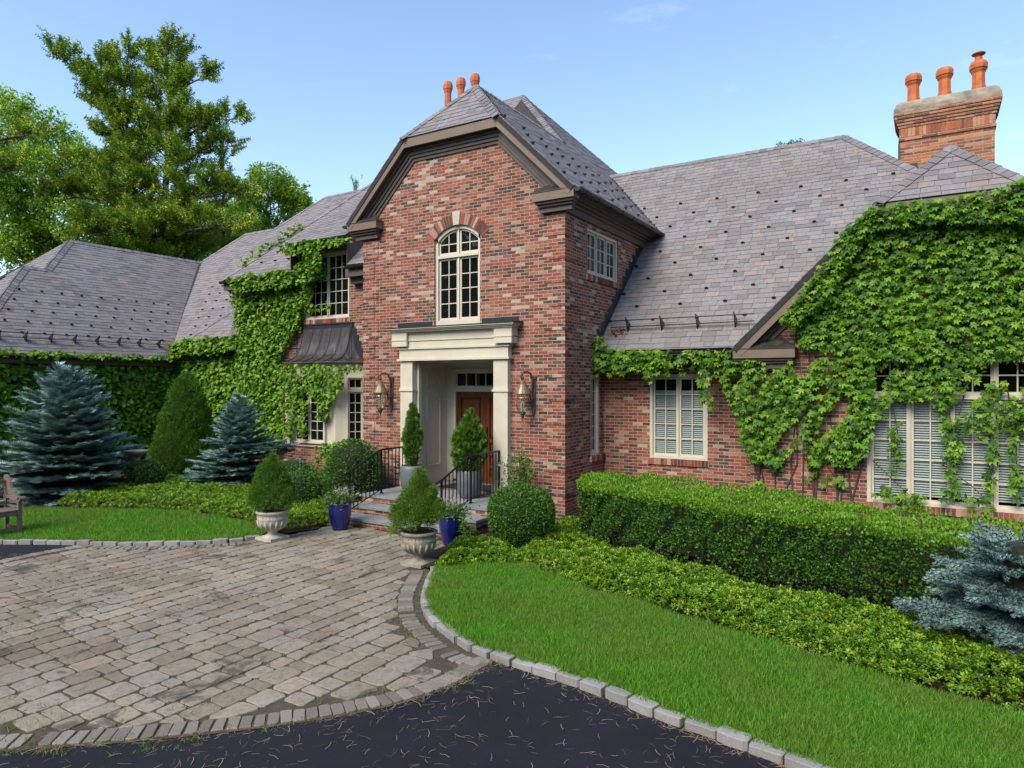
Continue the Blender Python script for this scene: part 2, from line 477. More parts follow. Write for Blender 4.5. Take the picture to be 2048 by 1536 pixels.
M['greensp'] = leaf('green_spruce_needle', [(.028, .075, .012), (.05, .12, .016), (.08, .165, .02), (.115, .21, .028)], .2, .6)
M['dwarf'] = leaf('dwarf_conifer_needle', [(.045, .095, .014), (.075, .14, .018), (.105, .185, .024), (.15, .23, .035)], .2, .55)
M['arbor'] = leaf('arborvitae_spray', [(.035, .075, .016), (.055, .115, .020), (.08, .15, .026), (.115, .19, .04)], .18, .5)
M['maple'] = leaf('maple_leaf', [(.05, .10, .010), (.095, .175, .014), (.15, .25, .020), (.22, .32, .03), (.30, .38, .04)], .35, .5, big=None)
M['maple_deep'] = leaf('deep_green_leaf', [(.03, .07, .012), (.05, .11, .016), (.08, .155, .02), (.115, .20, .03)], .3, .5)
M['pine'] = leaf('pine_needle', [(.045, .105, .016), (.085, .17, .020), (.14, .235, .022), (.21, .295, .026), (.34, .33, .035)], .15, .6, tcol=(1.2, 1.2, .7))
M['grass'] = leaf('grass_blade', [(.024, .095, .006), (.043, .16, .009), (.065, .215, .012), (.092, .265, .016), (.17, .27, .045)], .3, .55, big=(.9, (.175, .22, .045), .55))
M['straw'] = leaf('straw', [(.12, .13, .03), (.22, .19, .07), (.32, .26, .12)], .2, .6, raw=1)
M['weed'] = leaf('weed', [(.06, .12, .02), (.09, .17, .025), (.14, .20, .04)], .25, .55)
M['petal'] = island_mat('petal', [(0, (.55, .25, .42)), (.5, (.65, .40, .58)), (1, (.75, .62, .70))], .6, 10, 0, 0, .3)
M['silver'] = leaf('flower_foliage', [(.06, .11, .05), (.09, .15, .075), (.13, .19, .11)], .2, .55)
M['dead'] = island_mat('dead_needle', [(0, (.15, .07, .03)), (.3, (.27, .15, .07)), (.65, (.39, .27, .16)), (1, (.50, .40, .28))], .8, 10, 0, 0)
M['deadleaf'] = island_mat('dead_leaf', [(0, (.12, .05, .025)), (.5, (.22, .10, .05)), (1, (.33, .18, .09))], .85, 10, 0, 0)

# ------------------------------------------------------------ ground
def asphalt_mat():
    m, nt, b, _ = mat('asphalt'); g = geo_pos(nt)
    n = nnode(nt, 160, 4, .7, g.outputs['Position']); n2 = nnode(nt, .9, 4, .6, g.outputs['Position'])
    r = ramp(nt, [(.3, (.008, .0088, .0130)), (.7, (.0155, .0172, .0245))]); nt.links.new(n.outputs['Fac'], r.inputs[0])
    r2 = ramp(nt, [(.35, (.75, .75, .75)), (.7, (1.3, 1.3, 1.3))]); nt.links.new(n2.outputs['Fac'], r2.inputs[0])
    nt.links.new(mixc(nt, 1.0, r.outputs[0], r2.outputs[0], 'MULTIPLY'), b.inputs['Base Color'])
    b.inputs['Roughness'].default_value = .8; b.inputs['Specular IOR Level'].default_value = .22; bump(nt, b, n.outputs['Fac'], .7, .006); return m
M['asphalt'] = asphalt_mat()
def ground_mat(name, stops, scale, bs=.4, sc2=30):
    m, nt, b, _ = mat(name); g = geo_pos(nt)
    n = nnode(nt, scale, 6, .65, g.outputs['Position']); r = ramp(nt, stops); nt.links.new(n.outputs['Fac'], r.inputs[0])
    n2 = nnode(nt, sc2, 4, .7, g.outputs['Position']); r2 = ramp(nt, [(.25, (.55, .55, .55)), (.75, (1.35, 1.35, 1.35))]); nt.links.new(n2.outputs['Fac'], r2.inputs[0])
    nt.links.new(mixc(nt, 1.0, r.outputs[0], r2.outputs[0], 'MULTIPLY'), b.inputs['Base Color']); b.inputs['Roughness'].default_value = .95
    b.inputs['Specular IOR Level'].default_value = .2
    bump(nt, b, n2.outputs['Fac'], bs, .02); return m
M['earth'] = ground_mat('earth', [(.3, (.03, .05, .014)), (.6, (.05, .075, .02)), (.8, (.075, .075, .03))], .4)
M['turf'] = ground_mat('turf', [(.3, (.030, .068, .010)), (.6, (.050, .105, .014)), (.78, (.10, .115, .025))], 1.3, .8, 40)
M['mulch'] = ground_mat('mulch', [(.3, (.028, .018, .012)), (.6, (.055, .034, .022)), (.8, (.085, .055, .036))], 14, .8, 45)
M['joint'] = ground_mat('joint_sand', [(.3, (.055, .045, .033)), (.55, (.080, .067, .050)), (.72, (.105, .080, .052))], 5, .5, 60)
def paver_mat():
    m, nt, b, _ = mat('concrete_paver'); g = geo_pos(nt)
    rp = ramp(nt, [(0, (.20, .168, .125)), (.3, (.25, .215, .165)), (.6, (.28, .245, .195)), (.85, (.26, .235, .20)), (1, (.31, .255, .19))])
    nt.links.new(g.outputs['Random Per Island'], rp.inputs[0])
    n = nnode(nt, 120, 4, .7, g.outputs['Position']); fr = ramp(nt, [(.28, (.60, .60, .60)), (.7, (1.28, 1.28, 1.28))]); nt.links.new(n.outputs['Fac'], fr.inputs[0])
    c = mixc(nt, 1.0, rp.outputs[0], fr.outputs[0], 'MULTIPLY')
    m2 = nnode(nt, 19, 5, .7, g.outputs['Position']); mr2 = ramp(nt, [(.33, (.70, .68, .64)), (.52, (1, 1, 1)), (.72, (1.12, 1.10, 1.06))]); nt.links.new(m2.outputs['Fac'], mr2.inputs[0])
    c = mixc(nt, 1.0, c, mr2.outputs[0], 'MULTIPLY')
    d = nnode(nt, 1.5, 7, .70, g.outputs['Position'], .5); dr = ramp(nt, [(.575, (0, 0, 0)), (.63, (.92, .92, .92))]); nt.links.new(d.outputs['Fac'], dr.inputs[0])
    c = mixc(nt, dr.outputs[0], c, (.082, .072, .058))
    d2 = nnode(nt, .5, 4, .6, g.outputs['Position']); dr2 = ramp(nt, [(.4, (.82, .82, .82)), (.65, (1.08, 1.08, 1.08))]); nt.links.new(d2.outputs['Fac'], dr2.inputs[0])
    c = mixc(nt, 1.0, c, dr2.outputs[0], 'MULTIPLY')
    nt.links.new(c, b.inputs['Base Color']); b.inputs['Roughness'].default_value = .9; b.inputs['Specular IOR Level'].default_value = .25
    bump(nt, b, n.outputs['Fac'], .5, .004); return m
M['paver'] = paver_mat()
M['soldier'] = island_mat('border_paver', [(0, (.13, .115, .095)), (.5, (.18, .16, .135)), (1, (.225, .20, .17))], .9, 90, .25, .4, spec=.25, bdist=.004)
M['granite'] = island_mat('granite_block', [(0, (.21, .205, .205)), (.5, (.27, .265, .265)), (1, (.33, .32, .32))], .85, 110, .30, .5, spec=.3, big=(7, (.20, .185, .15), .5), bdist=.006)

def flat(name, poly, z, m, kind='structure', thick=None):
    vs = [Vector((x, y, z)) for x, y in poly]
    tris = tessellate_polygon([[Vector((x, y, 0)) for x, y in poly]])
    mb = MB()
    fs = []
    for t in tris:
        a, b_, c = [vs[i] for i in t]
        fs.append(t if (b_ - a).cross(c - a).z > 0 else tuple(reversed(t)))
    if thick:
        nv = len(vs); lo = [Vector((x, y, z - thick)) for x, y in poly]
        sgn = sum(poly[i][0] * poly[(i + 1) % nv][1] - poly[(i + 1) % nv][0] * poly[i][1] for i in range(nv)) > 0
        side = [(i, i + nv, (i + 1) % nv + nv, (i + 1) % nv) if sgn else ((i + 1) % nv, (i + 1) % nv + nv, i + nv, i) for i in range(nv)]
        mb.add(vs + lo, fs + side)
    else: mb.add(vs, fs)
    return tag(mb.build(name, m), kind=kind)

def curve(pts, n=12):
    """Catmull-Rom through 2D points"""
    p = [np.array(q, float) for q in pts]; p = [2 * p[0] - p[1]] + p + [2 * p[-1] - p[-2]]; out = []
    for i in range(1, len(p) - 2):
        for k in range(n):
            t = k / n
            out.append(.5 * ((2 * p[i]) + (-p[i - 1] + p[i + 1]) * t + (2 * p[i - 1] - 5 * p[i] + 4 * p[i + 1] - p[i + 2]) * t * t + (-p[i - 1] + 3 * p[i] - 3 * p[i + 1] + p[i + 2]) * t ** 3))
    out.append(p[-2]); return [tuple(q) for q in out]

def along(pts, step):
    """points and unit tangents every step metres"""
    pts = [np.array(q, float) for q in pts]; res = []; need = 0.0
    for a, b in zip(pts, pts[1:]):
        d = b - a; l = np.linalg.norm(d)
        if l < 1e-9: continue
        u = d / l; s = need
        while s < l:
            res.append((a + u * s, u)); s += step
        need = s - l
    return res

KERB_R = curve([(-6.28, 8.05), (-6.16, 7.88), (-5.78, 7.26), (-5.47, 6.83), (-5.07, 6.42), (-4.66, 6.14), (-4.25, 5.92), (-3.79, 5.80), (-3.33, 5.76), (-2.59, 5.66), (-2.02, 5.53), (-1.49, 5.43), (-.95, 5.34), (-.2, 5.2), (1.2, 4.95), (3.5, 4.4)], 8)
KERB_L = curve([(-16.5, 3.6), (-15.0, 4.75), (-13.8, 5.48), (-12.8, 6.05), (-11.7, 6.58), (-10.9, 7.14), (-10.5, 7.55), (-10.25, 8.05)], 8)
EDGE = curve([(-3.70, 5.72), (-3.74, 5.07), (-3.95, 4.49), (-4.4, 3.86), (-4.92, 3.31), (-5.5, 2.78), (-6.4, 2.1), (-7.6, 1.6), (-9.0, 1.5), (-10.4, 2.0), (-11.5, 3.0), (-12.2, 4.2), (-12.5, 5.1), (-12.5, 6.1)], 8)
kr_end = min(range(len(KERB_R)), key=lambda i: abs(KERB_R[i][0] + 3.70) + abs(KERB_R[i][1] - 5.8))
kl_st = min(range(len(KERB_L)), key=lambda i: abs(KERB_L[i][0] + 12.5))
PAVE = KERB_L[kl_st:] + [(-10.15, 8.4), (-9.95, 9.0), (-10.2, 9.72), (-7.05, 9.72), (-7.0, 8.9), (-6.85, 8.2), (-6.4, 8.05)] + KERB_R[1:kr_end] + EDGE[1:-1]
flat('ground', [(-400, -400), (400, -400), (400, 400), (-400, 400)], -.03, M['earth'])
flat('driveway', [(-60, -30), (30, -30), (30, 3.0), (3.5, 4.36)] + list(reversed(KERB_R[kr_end - 2:-1])) + [(-8, 5)] + list(reversed(KERB_L[:kl_st + 3])) + [(-40, 0)], 0.0, M['asphalt'])
flat('paving_base', PAVE, .006, M['joint'])
LAWN_R = KERB_R[2:] + [(12, 3), (14, 8), (0.6, 7.0), (-.24, 7.15), (-1.14, 7.42), (-2.26, 7.8), (-3.7, 8.2), (-4.75, 8.62), (-5.2, 9.05), (-5.5, 8.75), (-5.95, 8.3)]
LAWN_L = KERB_L + [(-10.35, 8.3), (-11.4, 8.72), (-12.3, 8.80), (-13.8, 8.68), (-15.5, 7.95), (-16.9, 7.15), (-22, 5.2), (-24, 0), (-19.0, 1.0)]
flat('lawn_right', LAWN_R, .055, M['turf'], thick=.08)
flat('lawn_left', LAWN_L, .055, M['turf'], thick=.08)
BED_R = [(-6.9, 8.15), (-6.28, 8.0), (-5.95, 8.28), (-5.5, 8.75), (-5.2, 9.05), (-4.75, 8.62), (-3.7, 8.2), (-2.26, 7.8), (-1.14, 7.42), (-.24, 7.15), (.6, 7.0), (8, 6.3), (8, 14.0), (-2.9, 14.0), (-6.1, 14.0), (-6.1, 12.2), (-7.0, 12.2), (-7.0, 8.9)]
BED_L = [(-10.25, 8.05), (-10.35, 8.35), (-11.4, 8.75), (-12.3, 8.83), (-13.8, 8.72), (-15.5, 8.0), (-16.9, 7.2), (-22.4, 5.0), (-22.4, 14.2), (-11.6, 14.2), (-11.6, 12.2), (-10.25, 12.2), (-10.25, 9.7), (-9.9, 9.1)]
flat('soil_bed_right', BED_R, .040, M['mulch'])
flat('soil_bed_left', BED_L, .040, M['mulch'])

def stone_pts(u0, u1, v0, v1, rnd):
    """rounded, tumbled stone outline"""
    w, h = u1 - u0, v1 - v0; c = min(w, h) * rnd.uniform(.09, .17); j = lambda: rnd.uniform(-.008, .008)
    return [(u0 + c + j(), v0 + j()), (u0 + w / 2, v0 + j()), (u1 - c + j(), v0 + j()), (u1 + j(), v0 + c + j()), (u1 + j(), v1 - c + j()), (u1 - c + j(), v1 + j()), (u0 + w / 2, v1 + j()), (u0 + c + j(), v1 + j()), (u0 + j(), v1 - c + j()), (u0 + j(), v0 + c + j())]

def put_stone(mb, pts2, z0, z1, bev, to3, tilt=(0, 0)):
    n = len(pts2); c = np.mean(pts2, 0)
    ins = [c + (np.array(p) - c) * (1 - bev) for p in pts2]
    zf = lambda p: z1 + (p[0] - c[0]) * tilt[0] + (p[1] - c[1]) * tilt[1]
    vs = [to3(p[0], p[1], z0) for p in pts2] + [to3(p[0], p[1], zf(p) - .006) for p in pts2] + [to3(p[0], p[1], zf(p)) for p in ins]
    fs = [(i, (i + 1) % n, n + (i + 1) % n, n + i) for i in range(n)] + [(n + i, n + (i + 1) % n, 2 * n + (i + 1) % n, 2 * n + i) for i in range(n)] + [tuple(2 * n + i for i in range(n))]
    mb.add(vs, fs)

V3 = Vector
rnd = random.Random(3)
def seg_dist(P, poly):
    d = np.full(len(P), 1e9)
    for a, b in zip(poly, poly[1:]):
        a, b = np.array(a), np.array(b); ab = b - a; t = np.clip(((P - a) @ ab) / max(1e-9, ab @ ab), 0, 1)
        d = np.minimum(d, np.linalg.norm(P - (a + t[:, None] * ab), axis=1))
    return d
pav = MB(); x = -13.2
ident = lambda u, v, z: (u, v, z)
KR_P = KERB_R[:kr_end + 1]; KL_P = KERB_L[kl_st:]
while x < -3.6:
    wx = rnd.choice([.21, .27, .27, .33]); y = 1.3 + rnd.uniform(0, .2)
    while y < 10:
        ly = rnd.choice([.15, .21, .25, .29, .36]); g_ = .0105
        c = np.array([[x + wx / 2, y + ly / 2]])
        if in_poly(c, PAVE)[0]:
            dE = seg_dist(c, EDGE)[0]; dR = seg_dist(c, KR_P)[0]; dL = seg_dist(c, KL_P)[0]
            if dE > .25 and dR > .37 and dL > .30 and dE + dR > 1.0:
                sp_ = np.array(stone_pts(x + g_, x + wx - g_, y + g_, y + ly - g_, rnd))
                for it in range(22):                      # cut the stones that meet the border
                    bad = (seg_dist(sp_, EDGE) < .24) | (seg_dist(sp_, KR_P) < .36) | (seg_dist(sp_, KL_P) < .29)
                    if not bad.any(): break
                    sp_[bad] += (c[0] - sp_[bad]) * .08
                put_stone(pav, [tuple(p) for p in sp_], 0.0, .017 + rnd.uniform(-.003, .003), .035, ident, (rnd.uniform(-.015, .015), rnd.uniform(-.015, .015)))
        y += ly
    x += wx
tag(pav.build('paving', M['paver']), kind='structure')
sol = MB()
def soldier(pts, off, length, wid, side):
    for p, u in along(pts, wid):
        nrm = np.array([-u[1], u[0]]) * side
        if rnd.random() < .015: continue
        f3 = lambda a, b, z: (p[0] + u[0] * a + nrm[0] * b, p[1] + u[1] * a + nrm[1] * b, z)
        put_stone(sol, stone_pts(.008, wid - .006, off, off + length + rnd.uniform(-.01, .01), rnd), 0.0, .021 + rnd.uniform(-.003, .003), .08, f3)
soldier(EDGE, .03, .20, .105, -1)
soldier(KR_P, .16, .19, .10, -1)
soldier(KL_P, .10, .18, .105, -1)
tag(sol.build('paving_border', M['soldier']), kind='structure')
kb = MB()
def kerb(pts, step, w, side, h=.075):
    for p, u in along(pts, step):
        nrm = np.array([-u[1], u[0]]) * side; L_ = step - .012 + rnd.uniform(-.012, .004)
        f3 = lambda a, b, z: (p[0] + u[0] * a + nrm[0] * b, p[1] + u[1] * a + nrm[1] * b, z)
        put_stone(kb, stone_pts(0, L_, -w / 2 + rnd.uniform(-.008, .008), w / 2 + rnd.uniform(-.008, .008), rnd), -.02, h + rnd.uniform(-.012, .012), .12, f3, (rnd.uniform(-.04, .04), rnd.uniform(-.1, .1)))
kerb(KERB_R[:30], .155, .115, 1); kerb(KERB_R[30:], .265, .115, 1)
kerb(KERB_L, .26, .12, 1)
tag(kb.build('kerb', M['granite']), kind='structure')

# ------------------------------------------------------------ the house
house = tag(empty('brick_house', (-8.87, 12.09, 0)), 'large red brick house with slate roofs, gabled entrance bay and ivy covered wings', 'house')
def part(mb, name, m, parent=house, sm=False):
    o = mb.build(name, m, None, sm)
    o.parent = parent
    o.matrix_parent_inverse = Matrix.Translation(-parent_loc(parent))
    return o
def parent_loc(p):      # part meshes are written in world coordinates; only the Empties are moved
    return V3(p.location) if p.type == 'EMPTY' else V3((0, 0, 0))
def child(o, parent):
    o.parent = parent; o.matrix_parent_inverse = Matrix.Translation(-parent_loc(parent)); return o

def frame(o, U, N): o, U, N = V3(o), V3(U).normalized(), V3(N).normalized(); return (o, U, V3((0, 0, 1)), N)

def wall(name, fr, outer, holes=(), reveal=.12, m=None, back=.25):
    """wall panel in a local frame with openings, reveals and a closed back"""
    o, U, V, N = fr; m = m or M['brick']; mb = MB()
    P = lambda p, n=0.0: o + U * p[0] + V * p[1] + N * n
    loops = [[V3((x, y, 0)) for x, y in outer]] + [[V3((x, y, 0)) for x, y in h] for h in holes]
    flatp = [p for l in [outer] + list(holes) for p in l]
    for t in tessellate_polygon(loops):
        a, b_, c = [P(flatp[i]) for i in t]
        if (b_ - a).cross(c - a).dot(N) < 0: a, c = c, a
        mb.add([a, b_, c], [(0, 1, 2)])
    for h in holes:
        n = len(h); ccw = sum(h[i][0] * h[(i + 1) % n][1] - h[(i + 1) % n][0] * h[i][1] for i in range(n)) > 0
        for i in range(n):
            a, b_ = h[i], h[(i + 1) % n]
            if not ccw: a, b_ = b_, a
            mb.add([P(a), P(a, -reveal), P(b_, -reveal), P(b_)], [(3, 2, 1, 0)])
    ob = part(mb, name, m)
    return ob

def rect(u0, u1, v0, v1): return [(u0, v0), (u1, v0), (u1, v1), (u0, v1)]

# ---- windows
def muntins(mb, fr, u0, u1, v0, v1, nu, nv, n0, w=.020, stile=.042, mi=0):
    mb.fbox(fr, u0, u0 + stile, v0, v1, n0 - .035, n0, mi); mb.fbox(fr, u1 - stile, u1, v0, v1, n0 - .035, n0, mi)
    mb.fbox(fr, u0 + stile, u1 - stile, v0, v0 + stile * 1.25, n0 - .035, n0, mi); mb.fbox(fr, u0 + stile, u1 - stile, v1 - stile, v1, n0 - .035, n0, mi)
    a0, a1, b0, b1 = u0 + stile, u1 - stile, v0 + stile * 1.25, v1 - stile
    for i in range(1, nu):
        c = a0 + (a1 - a0) * i / nu; mb.fbox(fr, c - w / 2, c + w / 2, b0, b1, n0 - .028, n0 - .006, mi)
    for i in range(1, nv):
        c = b0 + (b1 - b0) * i / nv
        for k in range(nu):
            s0 = a0 + (a1 - a0) * k / nu + (w / 2 if k else 0); s1 = a0 + (a1 - a0) * (k + 1) / nu - (w / 2 if k < nu - 1 else 0)
            mb.fbox(fr, s0, s1, c - w / 2, c + w / 2, n0 - .028, n0 - .007, mi)

def window(fr, u0, u1, v0, v1, sashes, lites, depth=.07, casing=.06, transom=None, blind=None, parent=house, label=None, tr_rows=1):
    """casement window: fixed frame, sashes with lites, panes; depth = how far the sashes sit behind the wall face"""
    mb = MB(); n1 = -depth + .045
    mb.fbox(fr, u0, u0 + casing, v0, v1, -depth - .05, n1); mb.fbox(fr, u1 - casing, u1, v0, v1, -depth - .05, n1)
    mb.fbox(fr, u0 + casing, u1 - casing, v1 - casing, v1, -depth - .05, n1); mb.fbox(fr, u0 + casing, u1 - casing, v0, v0 + casing * .8, -depth - .05, n1 + .01)
    a0, a1, b0, b1 = u0 + casing, u1 - casing, v0 + casing * .8, v1 - casing
    W_ = (a1 - a0) / sashes
    top = b1
    if transom:
        mb.fbox(fr, a0, a1, transom - .035, transom + .035, -depth - .05, n1); top = transom - .035
    for k in range(sashes):
        g0 = a0 + W_ * k + (.012 if k else .002); g1 = a0 + W_ * (k + 1) - (.012 if k < sashes - 1 else .002)
        if k: mb.fbox(fr, a0 + W_ * k - .010, a0 + W_ * k + .010, b0, top, -depth - .045, n1 - .015)
        muntins(mb, fr, g0, g1, b0 + .002, top - .002, lites[0], lites[1], -depth)
        if transom:
            if k: mb.fbox(fr, a0 + W_ * k - .010, a0 + W_ * k + .010, transom + .035, b1, -depth - .045, n1 - .015)
            muntins(mb, fr, g0, g1, transom + .037, b1 - .002, lites[0], tr_rows, -depth)
    w = part(mb, 'window', M['trim'], parent)
    pm = MB(); o, U, V, N = fr
    pp = lambda u, v: o + U * u + V * v + N * (-depth - .022)
    pm.add([pp(a0, b0), pp(a1, b0), pp(a1, b1), pp(a0, b1)], [(0, 1, 2, 3)])
    part(pm, 'pane', M['glass_clear'] if blind else M['glass'], w)
    if blind:
        bm_ = MB(); z = blind[1]; 
        while z > blind[0]:
            c = o + V * z + N * (-depth - .055)
            bm_.hexa([c + U * (a0 + .01) + N * .022 - V * .0205, c + U * (a1 - .01) + N * .022 - V * .0205, c + U * (a1 - .01) - N * .022 + V * .0205, c + U * (a0 + .01) - N * .022 + V * .018,
                      c + U * (a0 + .01) + N * .024 - V * .015, c + U * (a1 - .01) + N * .024 - V * .015, c + U * (a1 - .01) - N * .020 + V * .021, c + U * (a0 + .01) - N * .020 + V * .021])
            z -= .042
        part(bm_, 'blind', M['blind'], w)
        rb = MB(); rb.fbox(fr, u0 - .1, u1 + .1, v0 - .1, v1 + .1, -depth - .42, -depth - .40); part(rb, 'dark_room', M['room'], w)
    return w

def sill(fr, u0, u1, v0, v1, parent, proud=.03, pitch=.072):
    mb = MB(); u = u0
    while u < u1 - .03:
        mb.fbox(fr, u + .004, min(u + pitch - .005, u1), v0 + rnd.uniform(0, .004), v1, -.1, proud + rnd.uniform(-.004, .004)); u += pitch
    o = part(mb, 'sill', M['one_brick'], parent)
    mo = MB(); mo.fbox(fr, u0, u1, v0 + .004, v1 - .006, -.1, proud - .008); child(mo.build('sill_mortar', M['mortar']), parent)
    return o

XL, XR, YF = -11.57, -6.18, 12.09
XC = (XL + XR) / 2
EZ, EO = 6.60, 3.02          # pavilion eave height (slate edge) and half width
# pavilion front
fF = frame((0, YF, 0), (1, 0, 0), (0, -1, 0))
arch = [(-9.44, 4.03), (-8.21, 4.03), (-8.21, 5.98)]
RAD, RISE, HW = .815, .28, .615
AC = (-8.825, 5.98 + RISE - RAD)
a_end = math.asin(HW / RAD)
for k in range(1, 14): a = a_end - 2 * a_end * k / 14; arch.append((AC[0] + RAD * math.sin(a), AC[1] + RAD * math.cos(a)))
arch.append((-9.44, 5.98))
DOOR = rect(-10.0, -7.74, .46, 3.30)
gable = [(XL, 0), (XR, 0), (XR, EZ + .10), (XC + 1.33, EZ + 1.45), (XC + 1.2, EZ + 1.75), (XC - 1.2, EZ + 1.75), (XC - 1.33, EZ + 1.45), (XL, EZ + .10)]
wall('wall', fF, gable, [arch, DOOR], .11)
fS = frame((XR, 0, 0), (0, 1, 0), (1, 0, 0))
wall('wall', fS, [(YF, 0), (17.3, 0), (17.3, 6.6), (YF, 6.6)], [rect(13.12, 14.80, 5.12, 6.10), rect(13.29, 13.75, 1.25, 2.98)], .09)
wall('wall', frame((XL, 0, 0), (0, 1, 0), (-1, 0, 0)), [(YF, 0), (15.5, 0), (15.5, 6.6), (YF, 6.6)])
# corner quoins: slightly proud blocks of six courses with a recessed course between them
qs = [MB(), MB(), MB()]; z = .0677; k = 0
while z < 6.15:
    z1 = min(z + .0677 * 6, 6.22); w = .46 if k % 2 == 0 else .35; e = .013
    qs[0].fbox(fF, XL - e, XL + w, z, z1, -.05, e); qs[1].fbox(fF, XR - w, XR + e, z, z1, -.05, e)
    qs[2].fbox(fS, YF + .05, YF + (.35 if k % 2 == 0 else .46) * .9, z, z1, -.05, e)
    z += .0677 * 7; k += 1
for q in qs: part(q, 'quoin', M['brick'])
# arch ring and keystone
ars = [MB(), MB()]; am = MB()
nv_ = 26
for k in range(nv_):
    a0 = -a_end - .10 + (2 * a_end + .20) * (k + .06) / nv_; a1 = -a_end - .10 + (2 * a_end + .20) * (k + .94) / nv_
    if abs((a0 + a1) / 2) < .085: continue
    pr = .006 + rnd.uniform(0, .006); r0, r1 = RAD + .004, RAD + .245
    c = lambda a, r, n: fF[0] + fF[1] * (AC[0] + r * math.sin(a)) + fF[2] * (AC[1] + r * math.cos(a)) + fF[3] * n
    ars[k < nv_ / 2].hexa([c(a0, r0, pr), c(a1, r0, pr), c(a1, r0, -.1), c(a0, r0, -.1), c(a0, r1, pr), c(a1, r1, pr), c(a1, r1, -.1), c(a0, r1, -.1)])
for k in range(12):
    a0 = -a_end - .10 + (2 * a_end + .20) * k / 12; a1 = -a_end - .10 + (2 * a_end + .20) * (k + 1) / 12
    am.hexa([c(a0, RAD + .002, .003), c(a1, RAD + .002, .003), c(a1, RAD + .002, -.1), c(a0, RAD + .002, -.1), c(a0, RAD + .243, .003), c(a1, RAD + .243, .003), c(a1, RAD + .243, -.1), c(a0, RAD + .243, -.1)])
arch_o = part(ars[0], 'window_arch', M['one_brick']); part(ars[1], 'window_arch', M['one_brick'])
part(am, 'arch_mortar', M['mortar'], arch_o)
ks = MB(); c = lambda u, v, n: fF[0] + fF[1] * u + fF[2] * v + fF[3] * n
ks.hexa([c(AC[0] - .075, AC[1] + RAD - .005, .03), c(AC[0] + .075, AC[1] + RAD - .005, .03), c(AC[0] + .075, AC[1] + RAD, -.08), c(AC[0] - .075, AC[1] + RAD, -.08),
         c(AC[0] - .105, AC[1] + RAD + .29, .03), c(AC[0] + .105, AC[1] + RAD + .29, .03), c(AC[0] + .105, AC[1] + RAD + .29, -.08), c(AC[0] - .105, AC[1] + RAD + .29, -.08)])
part(ks, 'keystone', M['stone_key'])

# arched window
aw = MB(); dp = .09
def arc_strip(mb, r0, r1, u0, u1, n0, n1, steps=14):
    """curved rail between two radii, limited to u in [u0,u1]"""
    for k in range(steps):
        ua, ub = u0 + (u1 - u0) * k / steps, u0 + (u1 - u0) * (k + 1) / steps
        f = lambda u, r: AC[1] + math.sqrt(max(r * r - (u - AC[0]) ** 2, .0001))
        mb.hexa([c(ua, f(ua, r0), n1), c(ub, f(ub, r0), n1), c(ub, f(ub, r0), n0), c(ua, f(ua, r0), n0), c(ua, f(ua, r1), n1), c(ub, f(ub, r1), n1), c(ub, f(ub, r1), n0), c(ua, f(ua, r1), n0)])
ytop = lambda u, r: AC[1] + math.sqrt(max(r * r - (u - AC[0]) ** 2, .0001))
U0, U1 = -9.44, -8.21
aw.fbox(fF, U0, U0 + .07, 4.03, ytop(U0 + .07, RAD) - .04, -.14, -.045); aw.fbox(fF, U1 - .07, U1, 4.03, ytop(U1 - .07, RAD) - .04, -.14, -.045)
aw.fbox(fF, U0 + .07, U1 - .07, 4.03, 4.19, -.14, -.04)
arc_strip(aw, RAD - .075, RAD - .003, U0 + .02, U1 - .02, -.14, -.045)
aw.fbox(fF, U0 + .07, U1 - .07, 5.565, 5.635, -.14, -.035)
aw.fbox(fF, -8.845, -8.805, 4.19, 5.565, -.14, -.06); aw.fbox(fF, -8.843, -8.807, 5.635, ytop(-8.84, RAD) - .07, -.14, -.06)
for (s0, s1) in ((U0 + .07, -8.845), (-8.805, U1 - .07)):
    muntins(aw, fF, s0 + .004, s1 - .004, 4.192, 5.56, 2, 4, -.09)
    # arched upper light
    b0, st = 5.637, .042
    aw.fbox(fF, s0 + .004, s0 + st, b0, ytop(s0 + st if s0 < AC[0] - .3 else s0, RAD - .08) - .005, -.125, -.09) if s0 < -9 else aw.fbox(fF, s0 + .004, s0 + st, b0, ytop(s0, RAD - .08) - .02, -.125, -.09)
    aw.fbox(fF, s1 - st, s1 - .004, b0, ytop(s1 - .0 if s1 < AC[0] else s1, RAD - .08) - .012, -.125, -.09)
    aw.fbox(fF, s0 + st, s1 - st, b0, b0 + .05, -.125, -.09)
    arc_strip(aw, RAD - .118, RAD - .076, s0 + .01, s1 - .01, -.125, -.09, 8)
    m_ = (s0 + s1) / 2; aw.fbox(fF, m_ - .01, m_ + .01, b0 + .05, ytop(m_, RAD - .118), -.118, -.096)
    aw.fbox(fF, s0 + st, m_ - .01, 5.865, 5.885, -.118, -.097); aw.fbox(fF, m_ + .01, s1 - st, 5.865, 5.885, -.118, -.097)
aw_o = part(aw, 'arched_window', M['trim'])
pn = MB(); pv = [(U0 + .05, 4.1), (U1 - .05, 4.1)] + [(AC[0] + (RAD - .05) * math.sin(a_end * (1 - 2 * k / 12) * .93), AC[1] + (RAD - .05) * math.cos(a_end * (1 - 2 * k / 12) * .93)) for k in range(13)]
pn.add([c(u, v, -.112) for u, v in pv], [tuple(range(len(pv)))])
part(pn, 'pane', M['glass'], aw_o)

# side windows of the pavilion
w = window(fS, 13.12, 14.80, 5.12, 6.10, 3, (2, 3), .07); sill(fS, 13.08, 14.92, 4.98, 5.115, w, .035)
w = window(fS, 13.29, 13.75, 1.25, 2.98, 1, (2, 6), .06); sill(fS, 13.26, 13.96, 1.115, 1.245, w, .05)

